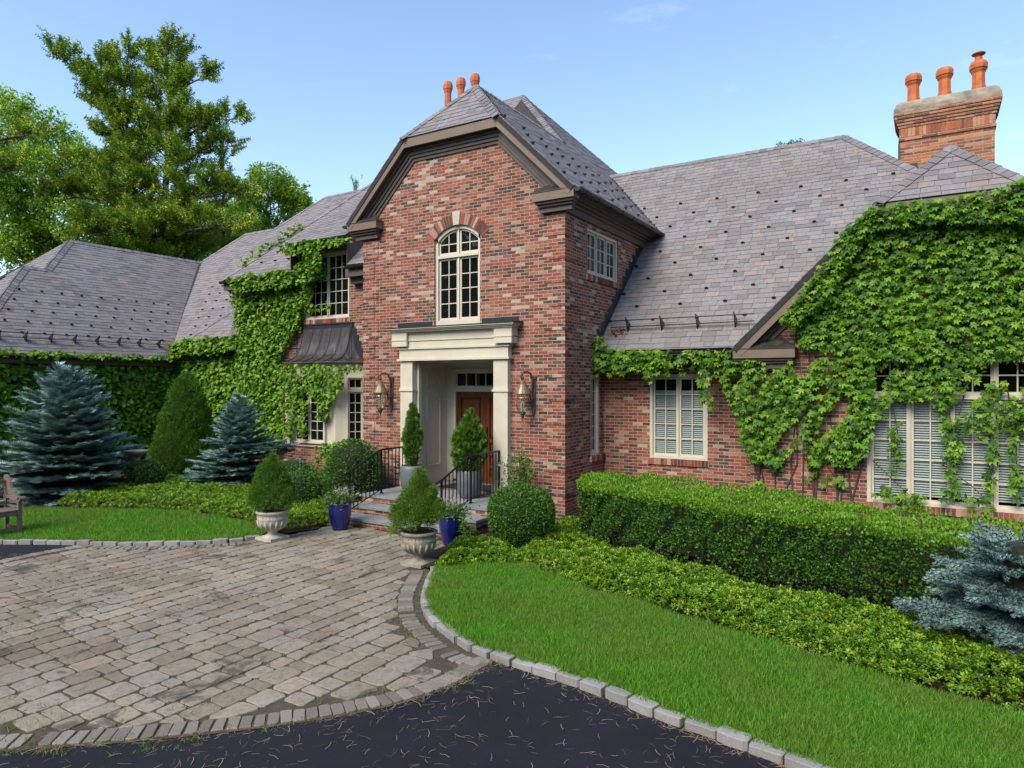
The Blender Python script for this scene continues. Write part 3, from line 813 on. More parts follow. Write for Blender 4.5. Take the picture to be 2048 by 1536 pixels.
# right link wall
YP = 13.97
fR = frame((0, YP, 0), (1, 0, 0), (0, -1, 0))
wall('wall', fR, [(XR, 0), (-2.95, 0), (-2.95, 3.62), (XR, 3.62)], [rect(-5.11, -3.88, 1.21, 2.98)], .08)
w = window(fR, -5.11, -3.88, 1.21, 2.98, 2, (2, 5), .05, blind=(1.22, 2.62)); sill(fR, -5.15, -3.85, 1.075, 1.205, w, .03)

# right gable wing
YW, WC = 13.65, .30
fW = frame((0, YW, 0), (1, 0, 0), (0, -1, 0))
wall('wall', fW, [(-2.95, 0), (3.55, 0), (3.55, 3.55), (WC + 1.05, 5.98), (WC - 1.05, 5.98), (-2.95, 3.55)], [rect(-.96, 1.56, .69, 3.30)], .08)
wall('wall', frame((-2.95, 0, 0), (0, 1, 0), (-1, 0, 0)), [(YW, 0), (YP, 0), (YP, 3.5), (YW, 3.5)])
wall('wall', frame((3.55, 0, 0), (0, 1, 0), (1, 0, 0)), [(YW, 0), (24, 0), (24, 3.5), (YW, 3.5)])
w = window(fW, -.96, 1.56, .69, 3.30, 4, (2, 5), .05, transom=2.56, blind=(.86, 2.50), tr_rows=2); sill(fW, -1.0, 1.60, .56, .685, w, .04)

# left part of the main block
wall('wall', fR, [(-18.75, 0), (XL, 0), (XL, 6.1), (-13.75, 6.1), (-13.75, 7.0), (-15.85, 7.0), (-15.85, 6.1), (-18.75, 6.1)], [rect(-15.70, -13.93, 4.66, 6.55)], .09)
wall('wall', frame((-18.75, 0, 0), (0, 1, 0), (-1, 0, 0)), [(YP, 0), (25, 0), (25, 6.0), (YP, 6.0)])
w = window(fR, -15.70, -13.93, 4.66, 6.55, 2, (3, 5), .06); sill(fR, -15.78, -13.88, 4.53, 4.655, w, .035)
# frieze over that window
fz = MB(); fz.fbox(fR, -15.85, -13.72, 6.56, 6.84, 0, .035); part(fz, 'frieze_board', M['brown'])
# courtyard corner and left wing
YC, XW = 14.30, -22.50
wall('wall', frame((0, YC, 0), (1, 0, 0), (0, -1, 0)), [(XW, 0), (-18.75, 0), (-18.75, 4.0), (XW, 4.0)])
wall('wall', frame((XW, 0, 0), (0, 1, 0), (1, 0, 0)), [(8.2, 0), (YC, 0), (YC, 3.65), (8.2, 3.65)])
wall('wall', frame((0, 8.2, 0), (1, 0, 0), (0, -1, 0)), [(-28.6, 0), (XW, 0), (XW, 3.6), (-28.6, 3.6)])
# rear and far side walls that close the house
rw = MB(); rw.box(-26, 3.5, 27.2, 27.45, 0, 3.6); rw.box(-31.9, -31.65, 5.4, 27.2, 0, 3.6); part(rw, 'wall', M['brick'])

# ------------------------------------------------------------ roofs
def clip_poly(P, poly):
    """Sutherland-Hodgman: polygon P clipped by the convex ccw polygon poly"""
    out = P
    for i in range(len(poly)):
        ax, ay = poly[i]; bx, by = poly[(i + 1) % len(poly)]; ex, ey = bx - ax, by - ay
        src, out = out, []
        if not src: return []
        sd = [ex * (q[1] - ay) - ey * (q[0] - ax) for q in src]
        for k in range(len(src)):
            a, b_, da, db = src[k - 1], src[k], sd[k - 1], sd[k]
            if (da >= 0) != (db >= 0):
                t = da / (da - db); out.append((a[0] + (b_[0] - a[0]) * t, a[1] + (b_[1] - a[1]) * t))
            if db >= 0: out.append(b_)
    return out

def plane_axes(poly):
    p = [V3(q) for q in poly]; n = V3((0, 0, 0))
    for i in range(len(p)):
        n += (p[i] - p[0]).cross(p[(i + 1) % len(p)] - p[0])
    n.normalize()
    if n.z < 0: n = -n
    v = V3((0, 0, 1)) - n * n.z; v.normalize(); u = v.cross(n)
    return n, u, v

def roof(polys, m='slate', expo=.165, wmean=.265, slate=True, thick=.10, name='roof', seed=0):
    mb = MB()
    for poly in polys:
        n, u, v = plane_axes(poly); off = V3(poly[0]).dot(n)
        p2 = [(V3(q).dot(u), V3(q).dot(v)) for q in poly]
        A = sum(p2[i][0] * p2[(i + 1) % len(p2)][1] - p2[(i + 1) % len(p2)][0] * p2[i][1] for i in range(len(p2)))
        if A < 0: p2.reverse()
        W3 = lambda a, b_, h: u * a + v * b_ + n * (off + h)
        k = len(p2)
        vs = [W3(a, b_, -.004) for a, b_ in p2] + [W3(a, b_, -thick) for a, b_ in p2]
        mb.add(vs, [tuple(range(k)), tuple(reversed(range(k, 2 * k)))] + [((i + 1) % k, i, i + k, (i + 1) % k + k) for i in range(k)], 1)
        if not slate: continue
        umin, umax = min(a for a, _ in p2), max(a for a, _ in p2); vmin, vmax = min(b_ for _, b_ in p2), max(b_ for _, b_ in p2)
        r0 = int(math.floor(vmin / expo)) - 1; r1 = int(math.ceil(vmax / expo))
        for r in range(r0, r1):
            rr = random.Random(r * 131 + seed); a = -60 + rr.uniform(0, .3); va = r * expo + rr.uniform(-.004, .004)
            while a < umax:
                wd = wmean * rr.choice([.72, .85, .95, 1.0, 1.08, 1.2]); j0, j1, lift = rr.uniform(-.006, .006), rr.uniform(-.006, .006), rr.uniform(0, .006)
                if a + wd > umin:
                    va_ = max(va, vmin - 0.004)
                    q = [(a + .003, va + j0), (a + wd - .003, va + j1), (a + wd - .003, va + expo * 1.25), (a + .003, va + expo * 1.25)]
                    c_ = clip_poly(q, p2)
                    if len(c_) >= 3:
                        hh = lambda b_: .016 + lift - (b_ - va) * .055
                        kk = len(c_)
                        mb.add([W3(x, y, hh(y)) for x, y in c_] + [W3(x, y, hh(y) - .011) for x, y in c_], [tuple(range(kk))] + [((i + 1) % kk, i, i + kk, (i + 1) % kk + kk) for i in range(kk)], 0)
                a += wd
    o = part(mb, name, [M[m], M['underlay']])
    return o

def caps(edges, parent, w=.15, step=.185):
    """overlapping cap slates on ridges and hips: edges = (p_low, p_high, normal_a, normal_b)"""
    mb = MB(); r_ = random.Random(11)
    for p0, p1, na, nb in edges:
        p0, p1 = V3(p0), V3(p1); e = (p1 - p0); l = e.length; e.normalize(); k = int(l / step) + 1
        for n, other in ((V3(na).normalized(), V3(nb)), (V3(nb).normalized(), V3(na))):
            d = e.cross(n).normalized()
            if d.dot(other) > 0 and abs(d.dot(other)) > .02: d = -d
            elif abs(d.dot(other)) <= .02 and d.z > 0: d = -d
            for i in range(k):
                s0, s1 = i * step, min(l, (i + 1) * step + .05); lf = .030 + r_.uniform(0, .006); h0, h1 = lf + .012, lf - .004; ww = w + r_.uniform(-.008, .008)
                if s1 - s0 < .05: continue
                A, B = p0 + e * s0, p0 + e * s1
                mb.hexa([A + n * (h0 - .016), B + n * (h1 - .016), B + d * ww + n * (h1 - .022), A + d * ww + n * (h0 - .022), A + n * h0, B + n * h1, B + d * ww + n * (h1 - .006), A + d * ww + n * (h0 - .006)])
    o = mb.build('ridge_cap', M['slate_cap']); child(o, parent); return o

NR, NF, NL, NB = (1, 0, 1), (0, -1, 1), (-1, 0, 1), (0, 1, 1)
rz = XC + EO                                   # right eave line of the pavilion
A_, B_, C_ = (XC + EO, 11.82, EZ), (XC + 1.32, 11.82, 8.30), (XC, 12.92, 9.62)
Al, Bl = (XC - EO, 11.82, EZ), (XC - 1.32, 11.82, 8.30)
D_, K_, KL_ = (XC, 17.18, 9.62), (-12.0, 20.31, 12.75), (-13.0, 20.31, 12.75)
V1, V2 = (rz, 16.79, EZ), (-8.40, 19.43, 9.15)
pav_roof = roof([[A_, V1, V2, D_, C_, B_], [D_, V2, (-8.40, 23.9, 9.15), K_], [Bl, B_, C_], [Al, Bl, C_, D_, (XC - EO, 14.16, EZ)]])
fn = lambda p: plane_axes(p)[0]
nj = fn([Bl, B_, C_])
caps([(B_, C_, NR, nj), (Bl, C_, NL, nj), (C_, D_, NR, NL), (D_, K_, NR, NF)], pav_roof)
zf = lambda Y: Y - 7.56
F = lambda x, y: (x, y, zf(y))
main_roof = roof([[F(-19.1, 13.6), F(-15.95, 13.6), F(-15.95, 17.06)],
                  [F(-15.95, 16.45), F(-13.65, 16.45), K_, KL_, F(-15.95, 17.06)],
                  [F(-13.65, 13.6), F(XC - EO, 13.6), F(XC - EO, 14.16), D_, K_, F(-13.65, 16.45)],
                  [(-15.95, 13.55, 6.86), (-13.65, 13.55, 6.86), (-13.65, 16.45, 8.89), (-15.95, 16.45, 8.89)]])
nl = fn([F(-19.1, 13.6), KL_, (-19.1, 27, 6.04)])
caps([(F(-19.1, 13.6), KL_, NF, nl)], main_roof)
ck = MB(); ck.box(-13.68, -13.66, 13.6, 16.4, 0, .01)
for xx in (-13.67, -15.93):
    ck = MB()
    ck.hexa([(xx - .01, 13.62, 6.0), (xx + .01, 13.62, 6.0), (xx + .01, 16.4, 8.7), (xx - .01, 16.4, 8.7), (xx - .01, 13.62, 6.80), (xx + .01, 13.62, 6.80), (xx + .01, 16.4, 8.80), (xx - .01, 16.4, 8.80)])
    part(ck, 'dormer_cheek', M['brown_dark'])
# unseen slopes of the main block
roof([[F(-19.1, 13.6), KL_, (-19.15, 26.46, 6.6)], [KL_, K_, (-5.9, 26.46, 6.6), (-19.15, 26.46, 6.6)]], slate=False)

zr = lambda Y: .968 * (Y - 13.97) + 3.867
G = lambda x, y: (x, y, zr(y))
right_roof = roof([[G(XR, 13.58), G(-3.2, 13.58), G(.3, 17.2), G(-1.87, 19.43), G(XR, 19.43)], [G(XR, 17.13), G(XR, 19.43), G(-8.4, 19.43)]], 'slate_mossy', seed=5)
nrr = fn([G(0, 13), G(1, 13), G(0, 14)])
hip_r = [(WC, 14.30, 7.0), (WC, 17.2, 6.98), (-1.87, 19.43, 9.15), (-1.87, 19.6, 9.15), (3.84, 25.3, 3.46), (3.84, 13.35, 3.46), (WC + 1.1, 13.35, 5.90)]
wl, wr, wa = (WC - 1.1, 13.35, 5.90), (WC + 1.1, 13.35, 5.90), (WC, 14.40, 7.0)
wing_roof = roof([[(WC - 3.54, 13.35, 3.46), wl, wa, (WC, 17.2, 7.0), (-3.2, 13.6, 3.5)],
                  [wl, wr, wa], [(3.84, 13.35, 3.46), (3.84, 25, 3.46), (-1.87, 19.5, 9.17), (WC, 17.2, 7.0), wa, wr]], 'slate', expo=.17, wmean=.29, seed=9)
nwj = fn([wl, wr, wa])
caps([(wl, wa, NL, nwj), (wr, wa, NR, nwj), (wa, (WC, 17.2, 7.0), NL, NR)], wing_roof)
caps([(G(-8.4, 19.43), G(-1.87, 19.43), nrr, NB), (G(.35, 17.21), G(-1.87, 19.43), nrr, NR)], right_roof, .16)
roof([[(-8.4, 19.43, 9.15), (-1.87, 19.43, 9.15), (3.84, 25.3, 3.46), (-8.4, 25.3, 3.46)]], slate=False)

left_roof = roof([[G(-22.37, 13.95), G(-15.4, 13.95), G(-15.4, 21.34), G(-22.7, 21.34), G(-24.1, 19.74)], [G(-22.37, 13.95), G(-24.1, 19.74), G(-26.0, 19.74), G(-27.2, 18.3)]], seed=15)
caps([(G(-24.1, 19.74), G(-22.7, 21.34), nrr, NL), (G(-22.7, 21.34), G(-15.4, 21.34), nrr, NB), (G(-26.0, 19.74), G(-24.1, 19.74), nrr, NB), (G(-27.2, 18.3), G(-26.0, 19.74), nrr, NL)], left_roof, .16)
zq, zq2 = (lambda y: zr(21.34) - .968 * (y - 21.34)), (lambda y: zr(19.74) - .968 * (y - 19.74))
roof([[(-15.4, 21.34, zq(21.34)), (-22.7, 21.34, zq(21.34)), (-28.0, 27.3, zq(27.3)), (-15.4, 27.3, zq(27.3))]], slate=False)
roof([[(-24.1, 19.74, zq2(19.74)), (-26.0, 19.74, zq2(19.74)), (-31.0, 25.5, zq2(25.5)), (-24.1, 25.5, zq2(25.5))]], slate=False)
# small raised hip over the courtyard corner
h0, h1, h2 = (-22.15, 13.95, 4.02), (-19.25, 13.95, 4.02), (-20.7, 15.65, 5.62)
corner_roof = roof([[h0, h1, h2], [h1, (-18.9, 15.6, 4.0), (-19.2, 17.0, 5.7), h2]], seed=21)
caps([(h0, h2, fn([h0, h1, h2]), NL), (h1, h2, fn([h0, h1, h2]), NR)], corner_roof, .14)
zl = lambda X: 3.69 + .89 * (-22.25 - X)
H = lambda x, y: (x, y, zl(x))
lw_roof = roof([[H(-22.2, 7.9), H(-22.2, 13.79), H(-25.6, 11.5), H(-25.6, 10.85)], [H(-22.2, 13.79), H(-27.2, 18.3), H(-27.2, 13.0), H(-25.6, 11.5)],
                [H(-25.6, 11.5), H(-27.2, 13.0), (-28.8, 11.5, zl(-25.6))], [H(-22.2, 7.9), H(-25.6, 10.85), (-29.0, 7.9, zl(-22.2))]], seed=31)
nlw = fn([H(-22, 8), H(-22, 9), H(-23, 8)]); nf1 = fn([H(-25.6, 11.5), H(-27.2, 13.0), (-28.8, 11.5, zl(-25.6))])
caps([(H(-25.6, 11.5), H(-27.2, 13.0), nlw, nf1), (H(-22.2, 7.9), H(-25.6, 10.85), nlw, nf1), (H(-27.2, 13.0), H(-27.2, 18.3), nlw, NL), (H(-25.6, 10.85), H(-25.6, 11.5), nlw, NL)], lw_roof, .16)
zk = lambda x: zl(-27.2) + .89 * (x + 27.2)
roof([[H(-27.2, 13), H(-27.2, 18.3), (-32.2, 23.0, zk(-32.2)), (-32.2, 8.0, zk(-32.2))]], slate=False)
# valleys
def strip(mb, a, b_, w, n, h=.03):
    a, b_, n = V3(a), V3(b_), V3(n).normalized(); d = (b_ - a).normalized().cross(n)
    mb.add([a - d * w + n * h, b_ - d * w + n * h, b_ + n * (h - .02), a + n * (h - .02), b_ + d * w + n * h, a + d * w + n * h], [(0, 1, 2, 3), (3, 2, 4, 5)])
vl = MB(); strip(vl, H(-22.2, 13.79), H(-27.2, 18.3), .10, V3(nlw) + V3(nrr), .045); part(vl, 'valley_flashing', M['lead']); vl = MB(); strip(vl, V1, V2, .08, V3(NR) + V3(nrr), .045)
part(vl, 'valley_flashing', M['lead'])

# snow guards: the nearest ones one by one
gm = MB(); gm.add([(-.034, 0, 0), (.034, 0, 0), (.045, 0, .034), (.03, 0, .064), (-.03, 0, .064), (-.045, 0, .034), (0, .09, .012)], [(0, 1, 2, 3, 4, 5), (0, 6, 1), (3, 6, 4), (2, 6, 3), (1, 6, 2), (5, 6, 0), (4, 6, 5)])
guard0 = None; many = MB()
def guards(poly, parent, rows, du, u0=0.0, single=True, inset=.12):
    global guard0
    n, u, v = plane_axes(poly); off = V3(poly[0]).dot(n); p2 = [(V3(q).dot(u), V3(q).dot(v)) for q in poly]
    vmin = min(b_ for _, b_ in p2); umin, umax = min(a for a, _ in p2), max(a for a, _ in p2); r_ = random.Random(4)
    Mx = Matrix((u, v, n)).transposed()
    for i, vv in enumerate(rows):
        a = umin + u0 + (du / 2 if i % 2 else 0)
        while a < umax:
            q = (a + r_.uniform(-.03, .03), vmin + vv)
            if all(in_poly(np.array([[q[0] + s * inset, q[1]]]), p2)[0] for s in (-1, 1)):
                pos = u * q[0] + v * q[1] + n * (off + .012)
                if single:
                    if guard0 is None: o = guard0 = gm.build('snow_guard', M['lead'])
                    else: o = guard0.copy(); COL.objects.link(o)
                    o.matrix_world = Matrix.Translation(pos) @ Mx.to_4x4(); o.parent = parent
                else:
                    many.add([pos + Mx @ V3(x) for x in gm.v], gm.f)
            a += du
guards([G(XR + .1, 13.58), G(-3.2, 13.58), G(.3, 17.2), G(-1.87, 19.43), G(-7.4, 18.2)], right_roof, [.95, 1.45, 1.95, 2.5, 3.05, 3.6, 4.15, 4.7, 5.25, 5.8], .98, .3)
guards([H(-22.2, 8.2), H(-22.2, 13.79), H(-25.6, 16.6), H(-25.6, 10.85)], lw_roof, [.95, 1.5, 2.05, 2.6, 3.15], .62, .2, False)
guards([A_, V1, V2, D_, C_, B_], pav_roof, [.45, .95, 1.45, 1.95, 2.45], .80, .2, False)
guards([G(-22.37, 13.95), G(-17.5, 13.95), G(-20.5, 19.0), G(-25.5, 18)], left_roof, [.9, 1.4, 1.9, 2.4, 2.9, 3.4, 3.9], .62, .2, False)
guards([F(-18.6, 13.6), F(-15.95, 13.6), F(-15.95, 16.2)], main_roof, [.7, 1.2, 1.7], .62, .2, False)
mo_ = many.build('snow_guard', M['lead']); child(mo_, house); mo_['kind'] = 'stuff'

def snow_rail(p0, p1, n, up, parent, nb):
    """two iron rods carried by brackets a little above the eave"""
    p0, p1, n, up = V3(p0), V3(p1), V3(n).normalized(), V3(up).normalized(); mb = MB()
    for h in (.09, .20): mb.tube([p0 + n * h + V3((0, 0, h * .5)), p1 + n * h + V3((0, 0, h * .5))], .013, 6)
    o = mb.build('snow_rail', M['iron']); child(o, parent)
    e = (p1 - p0).normalized()
    b2 = MB()
    for k in range(nb):
        b2 = MB(); c_ = p0 + (p1 - p0) * ((k + .5) / nb); q = [c_ - up * .03, c_ + up * .22, c_ + n * .24 + V3((0, 0, .13))]
        b2.add([x - e * .008 for x in q] + [x + e * .008 for x in q], [(0, 1, 2), (5, 4, 3), (0, 3, 4, 1), (1, 4, 5, 2), (2, 5, 3, 0)])
        child(b2.build('rail_bracket', M['iron']), parent)
snow_rail(G(-6.0, 14.02), G(-2.95, 14.02), nrr, V3((0, 1, .968)), right_roof, 4)
snow_rail(H(-22.62, 8.6), H(-22.62, 14.0), nlw, V3((-1, 0, .89)), lw_roof, 8)

# ------------------------------------------------------------ cornices, fascias, gutters
def offset_line(pts, d):
    """offset an open (x,z) polyline to its right side by d, mitred"""
    out = []
    for i, p in enumerate(pts):
        p = np.array(p); ns = []
        if i > 0: t = p - np.array(pts[i - 1]); t /= np.linalg.norm(t); ns.append(np.array([t[1], -t[0]]))
        if i < len(pts) - 1: t = np.array(pts[i + 1]) - p; t /= np.linalg.norm(t); ns.append(np.array([t[1], -t[0]]))
        m_ = sum(ns); m_ /= np.linalg.norm(m_); out.append(p + m_ * d / max(.3, m_ @ ns[0]))
    return out

def band(mb, line, d0, d1, y0, y1, mi=0, cut0=None):
    a, b_ = offset_line(line, d0), offset_line(line, d1)
    for i in range(len(line) - 1):
        mb.hexa([(b_[i][0], y0, b_[i][1]), (b_[i + 1][0], y0, b_[i + 1][1]), (b_[i + 1][0], y1, b_[i + 1][1]), (b_[i][0], y1, b_[i][1]),
                 (a[i][0], y0, a[i][1]), (a[i + 1][0], y0, a[i + 1][1]), (a[i + 1][0], y1, a[i + 1][1]), (a[i][0], y1, a[i][1])], mi)
line = [(XC - EO, EZ), (XC - 1.32, 8.30), (XC + 1.32, 8.30), (XC + EO, EZ)]
fb = MB(); band(fb, line, .015, .205, 11.835, 11.88); part(fb, 'fascia', M['brown'])
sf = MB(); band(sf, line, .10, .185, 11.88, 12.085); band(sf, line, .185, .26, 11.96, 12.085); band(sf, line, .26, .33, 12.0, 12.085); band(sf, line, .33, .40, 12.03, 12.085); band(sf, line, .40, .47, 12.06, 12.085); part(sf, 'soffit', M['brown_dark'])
def eave_return(x0, x1, sgn, yf, yw, zt):
    """boxed cornice return: x0 = outer tip, x1 = inner end"""
    lo, hi = min(x0, x1), max(x0, x1); mb = MB(); mb.box(lo, hi, yf + .012, yw, zt - .20, zt - .03)
    o = part(mb, 'cornice_return', M['brown'])
    d = MB(); i0, i1 = (lo + .10, hi - .07) if sgn < 0 else (lo + .07, hi - .10)
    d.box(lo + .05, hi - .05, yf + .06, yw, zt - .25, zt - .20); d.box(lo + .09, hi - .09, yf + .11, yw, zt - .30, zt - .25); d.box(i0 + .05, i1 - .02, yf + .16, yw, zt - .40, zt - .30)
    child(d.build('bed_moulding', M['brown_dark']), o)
    c_ = MB(); e = .015
    c_.add([(lo - e, yf, zt - .03), (hi + e, yf, zt - .03), (hi + e, yw, zt - .03), (lo - e, yw, zt - .03), (lo - e, yf, zt - .015), (hi + e, yf, zt - .015), (hi + e, yw, zt - .015), (lo - e, yw, zt - .015)], [(0, 1, 5, 4), (1, 2, 6, 5), (3, 0, 4, 7)])
    ta, tb = (lo + .30, hi - .22), None
    if sgn < 0: ta = (lo + .45, hi - .25)
    else: ta = (lo + .25, hi - .45)
    c_.add([(lo - e, yf, zt - .015), (hi + e, yf, zt - .015), (hi + e, yw, zt - .015), (lo - e, yw, zt - .015), (ta[0], yw, zt + .19), (ta[1], yw, zt + .19)], [(0, 1, 5, 4), (1, 2, 5), (3, 0, 4)])
    child(c_.build('return_flashing', M['copper']), o)
eave_return(XC + EO - .01, XC + 2.08, 1, 11.83, YF, EZ + .01)
eave_return(XC - EO + .01, XC - 2.08, -1, 11.83, YF, EZ + .01)
for sgn, xw, yend in ((1, XR, 17.0), (-1, XL, 14.3)):
    cn = MB(); B = lambda d, z0, z1: cn.box(min(xw, xw + sgn * d), max(xw, xw + sgn * d), YF - .02, yend, z0, z1)
    B(.05, 6.20, 6.34); B(.09, 6.34, 6.40); B(.15, 6.40, 6.45); B(.22, 6.45, 6.50); B(.29, 6.50, 6.55)
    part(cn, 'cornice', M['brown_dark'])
def gutter(p0, p1, r=.075, name='gutter', straps=True):
    p0, p1 = V3(p0), V3(p1); mb = MB(); e = (p1 - p0); L_ = e.length; e.normalize(); side = V3((0, 0, 1)).cross(e)
    rings = []; N_ = 9
    for t in (0, 1):
        c_ = p0 + e * (L_ * t)
        rings.append([c_ + side * (r * math.cos(math.pi + math.pi * k / (N_ - 1))) + V3((0, 0, r * math.sin(math.pi + math.pi * k / (N_ - 1)))) for k in range(N_)] + [c_ + side * (r * .9 * math.cos(-math.pi * k / (N_ - 1))) + V3((0, 0, r * .9 * math.sin(-math.pi * k / (N_ - 1)) + .001)) for k in range(N_)])
    n = 2 * N_
    mb.add(rings[0] + rings[1], [(k, (k + 1) % n, n + (k + 1) % n, n + k) for k in range(n)] + [tuple(reversed(range(N_))), tuple(n + k for k in range(N_))])
    if straps:
        k = .3
        while k < L_:
            mb.tube([p0 + e * k + side * (r * 1.04 * math.cos(math.pi + math.pi * i / 8)) + V3((0, 0, r * 1.04 * math.sin(math.pi + math.pi * i / 8))) for i in range(9)], .009, 5); k += .62
    return part(mb, name, M['bronze'])
gutter((rz + .07, 11.84, EZ - .03), (rz + .07, 16.72, EZ - .03))
gutter((XC - EO - .07, 11.84, EZ - .03), (XC - EO - .07, 14.0, EZ - .03))
gutter((-19.05, 13.53, 5.99), (-15.8, 13.53, 5.99)); gutter((-13.6, 13.53, 5.99), (XC - EO, 13.53, 5.99))
gutter((-15.95, 13.48, 6.82), (-13.6, 13.48, 6.82), .05)
gutter((XR + .02, 13.50, 3.44), (-3.28, 13.50, 3.44)); gutter((-22.13, 7.9, 3.60), (-22.13, 14.1, 3.60))
gutter((-22.1, 13.88, 3.96), (-19.2, 13.88, 3.96), .06)
for bxs in ([(-19.0, -15.87, 13.60, 13.966, 5.72, 5.96)], [(-13.71, XL, 13.60, 13.966, 5.72, 5.96), (-13.71, XL, 13.78, 13.966, 5.55, 5.72)], [(XR + .002, -3.1, 13.58, 13.966, 3.22, 3.42)], [(XW + .002, -22.2, 8.0, 14.2, 3.38, 3.56)], [(-15.9, -13.7, 13.60, 13.96, 6.70, 6.80)]):
    ev = MB()
    for b_ in bxs: ev.box(*b_)
    part(ev, 'eave_board', M['brown_dark'])
# right wing rakes
line = [(WC - 3.54, 3.46), (WC - 1.1, 5.90), (WC + 1.1, 5.90), (WC + 3.54, 3.46)]
fb = MB(); band(fb, line, .015, .22, 13.365, 13.41); part(fb, 'fascia', M['brown'])
sf = MB(); band(sf, line, .10, .21, 13.41, 13.645); band(sf, line, .21, .30, 13.55, 13.645); band(sf, line, .30, .38, 13.60, 13.645); part(sf, 'soffit', M['brown_dark'])
eave_return(WC - 3.53, WC - 2.42, -1, 13.36, YW, 3.47); eave_return(WC + 3.53, WC + 2.42, 1, 13.36, YW, 3.47)
# stepped flashing where the right roof meets the pavilion side wall, and on the bay roof
st = MB(); k = 0; y = 13.62
while y < 16.5:
    zb = zr(y); st.box(XR, XR + .012, y, y + .21, zb - .02, zb + .21 + .19 + (k % 2) * .0); y += .207; k += 1
part(st, 'step_flashing', M['lead'])

# ------------------------------------------------------------ portico, recess and double door
PF = .46                                   # porch floor
PC = -8.87
pt = MB()
for sgn in (-1, 1):
    a, b_ = (PC - 1.44, PC - 1.09) if sgn < 0 else (PC + 1.09, PC + 1.44)
    pt.box(a, b_, 11.95, YF - .001, PF, 3.30); pt.box(a - .03, b_ + .03, 11.92, YF - .001, PF, PF + .22); pt.box(a - .02, b_ + .02, 11.935, YF - .001, PF + .22, PF + .26)
    pt.box(a - .025, b_ + .025, 11.925, YF - .001, 2.62, 2.66); pt.box(a - .012, b_ + .012, 11.938, YF - .001, 2.66, 2.69)
pt.box(PC - 1.46, PC + 1.46, 11.935, YF - .001, 3.345, 3.56); pt.box(PC - 1.50, PC + 1.50, 11.895, YF - .001, 3.30, 3.345); pt.box(PC - 1.50, PC + 1.50, 11.90, YF - .001, 3.56, 3.60)
pt.box(PC - 1.50, PC + 1.50, 11.92, YF - .001, 3.60, 3.745); pt.box(PC - 1.52, PC + 1.52, 11.90, YF - .001, 3.745, 3.77); pt.box(PC - 1.50, PC + 1.50, 11.915, YF - .001, 3.77, 3.945)
for a, b_ in ((PC - 1.60, PC - 1.17), (PC + 1.17, PC + 1.60)):
    pt.box(a, b_, 11.84, 11.90, 3.625, 3.755); pt.box(a - .012, b_ + .012, 11.828, 11.90, 3.755, 3.775); pt.box(a, b_, 11.84, 11.90, 3.775, 3.945)
    pt.box(a, min(b_, PC - 1.50) if a < PC else b_, 11.90, YF - .001, 3.625, 3.755) if a < PC else pt.box(PC + 1.50, b_, 11.92, YF - .001, 3.625, 3.755)
    pt.box(a, PC - 1.50, 11.90, YF - .001, 3.775, 3.945) if a < PC else pt.box(PC + 1.50, b_, 11.92, YF - .001, 3.775, 3.945)
for d, z0, z1 in ((.03, 3.945, 3.975), (.065, 3.975, 4.005), (.10, 4.005, 4.03)):
    pt.box(PC - 1.60 - d, PC + 1.60 + d, 11.84 - d, YF - .001, z0, z1)
portico = part(pt, 'portico', M['trim'])
fl = MB(); fl.hexa([(PC - 1.73, 11.725, 4.031), (PC + 1.73, 11.725, 4.031), (PC + 1.73, YF - .001, 4.031), (PC - 1.73, YF - .001, 4.031), (PC - 1.73, 11.725, 4.045), (PC + 1.73, 11.725, 4.045), (PC + 1.73, YF - .001, 4.085), (PC - 1.73, YF - .001, 4.085)])
fl.box(PC - 1.62, -9.50, YF - .02, YF - .001, 4.08, 4.18); fl.box(-8.15, PC + 1.62, YF - .02, YF - .001, 4.08, 4.18)
part(fl, 'flashing', M['lead'], portico)
# recess lining
rc = MB(); YD = 13.30; xl, xr = -10.0, -7.74
rc.box(xl - .05, xl, YF + .115, YD + .1, PF, 3.32); rc.box(xr, xr + .05, YF + .115, YD + .1, PF, 3.32); rc.box(xl - .05, xr + .05, YF + .115, YD + .1, 3.285, 3.34)
rc.box(xl, xr, YD, YD + .04, 3.06, 3.285); rc.box(xl, -9.80, YD, YD + .04, PF, 3.06); rc.box(-7.94, xr, YD, YD + .04, PF, 3.06)
rc.box(xl, xl + .10, YF + .02, YF + .13, PF, 3.285); rc.box(xr - .10, xr, YF + .02, YF + .13, PF, 3.285)
# door casing
rc.box(-9.80, -9.72, YD - .03, YD + .04, PF + .05, 3.10); rc.box(-8.02, -7.94, YD - .03, YD + .04, PF + .05, 3.10); rc.box(-9.72, -8.02, YD - .03, YD + .04, 3.03, 3.10); rc.box(-9.83, -7.91, YD - .05, YD + .04, 3.10, 3.14)
rc.box(-9.72, -8.02, YD - .03, YD + .04, 2.60, 2.68); rc.box(-9.72, -8.02, YD - .02, YD + .04, 2.68, 2.74)
for k in range(7):
    x_ = -9.70 + 1.66 * k / 6; rc.box(x_ - .012, x_ + .012, YD - .005, YD + .03, 2.74, 3.03)
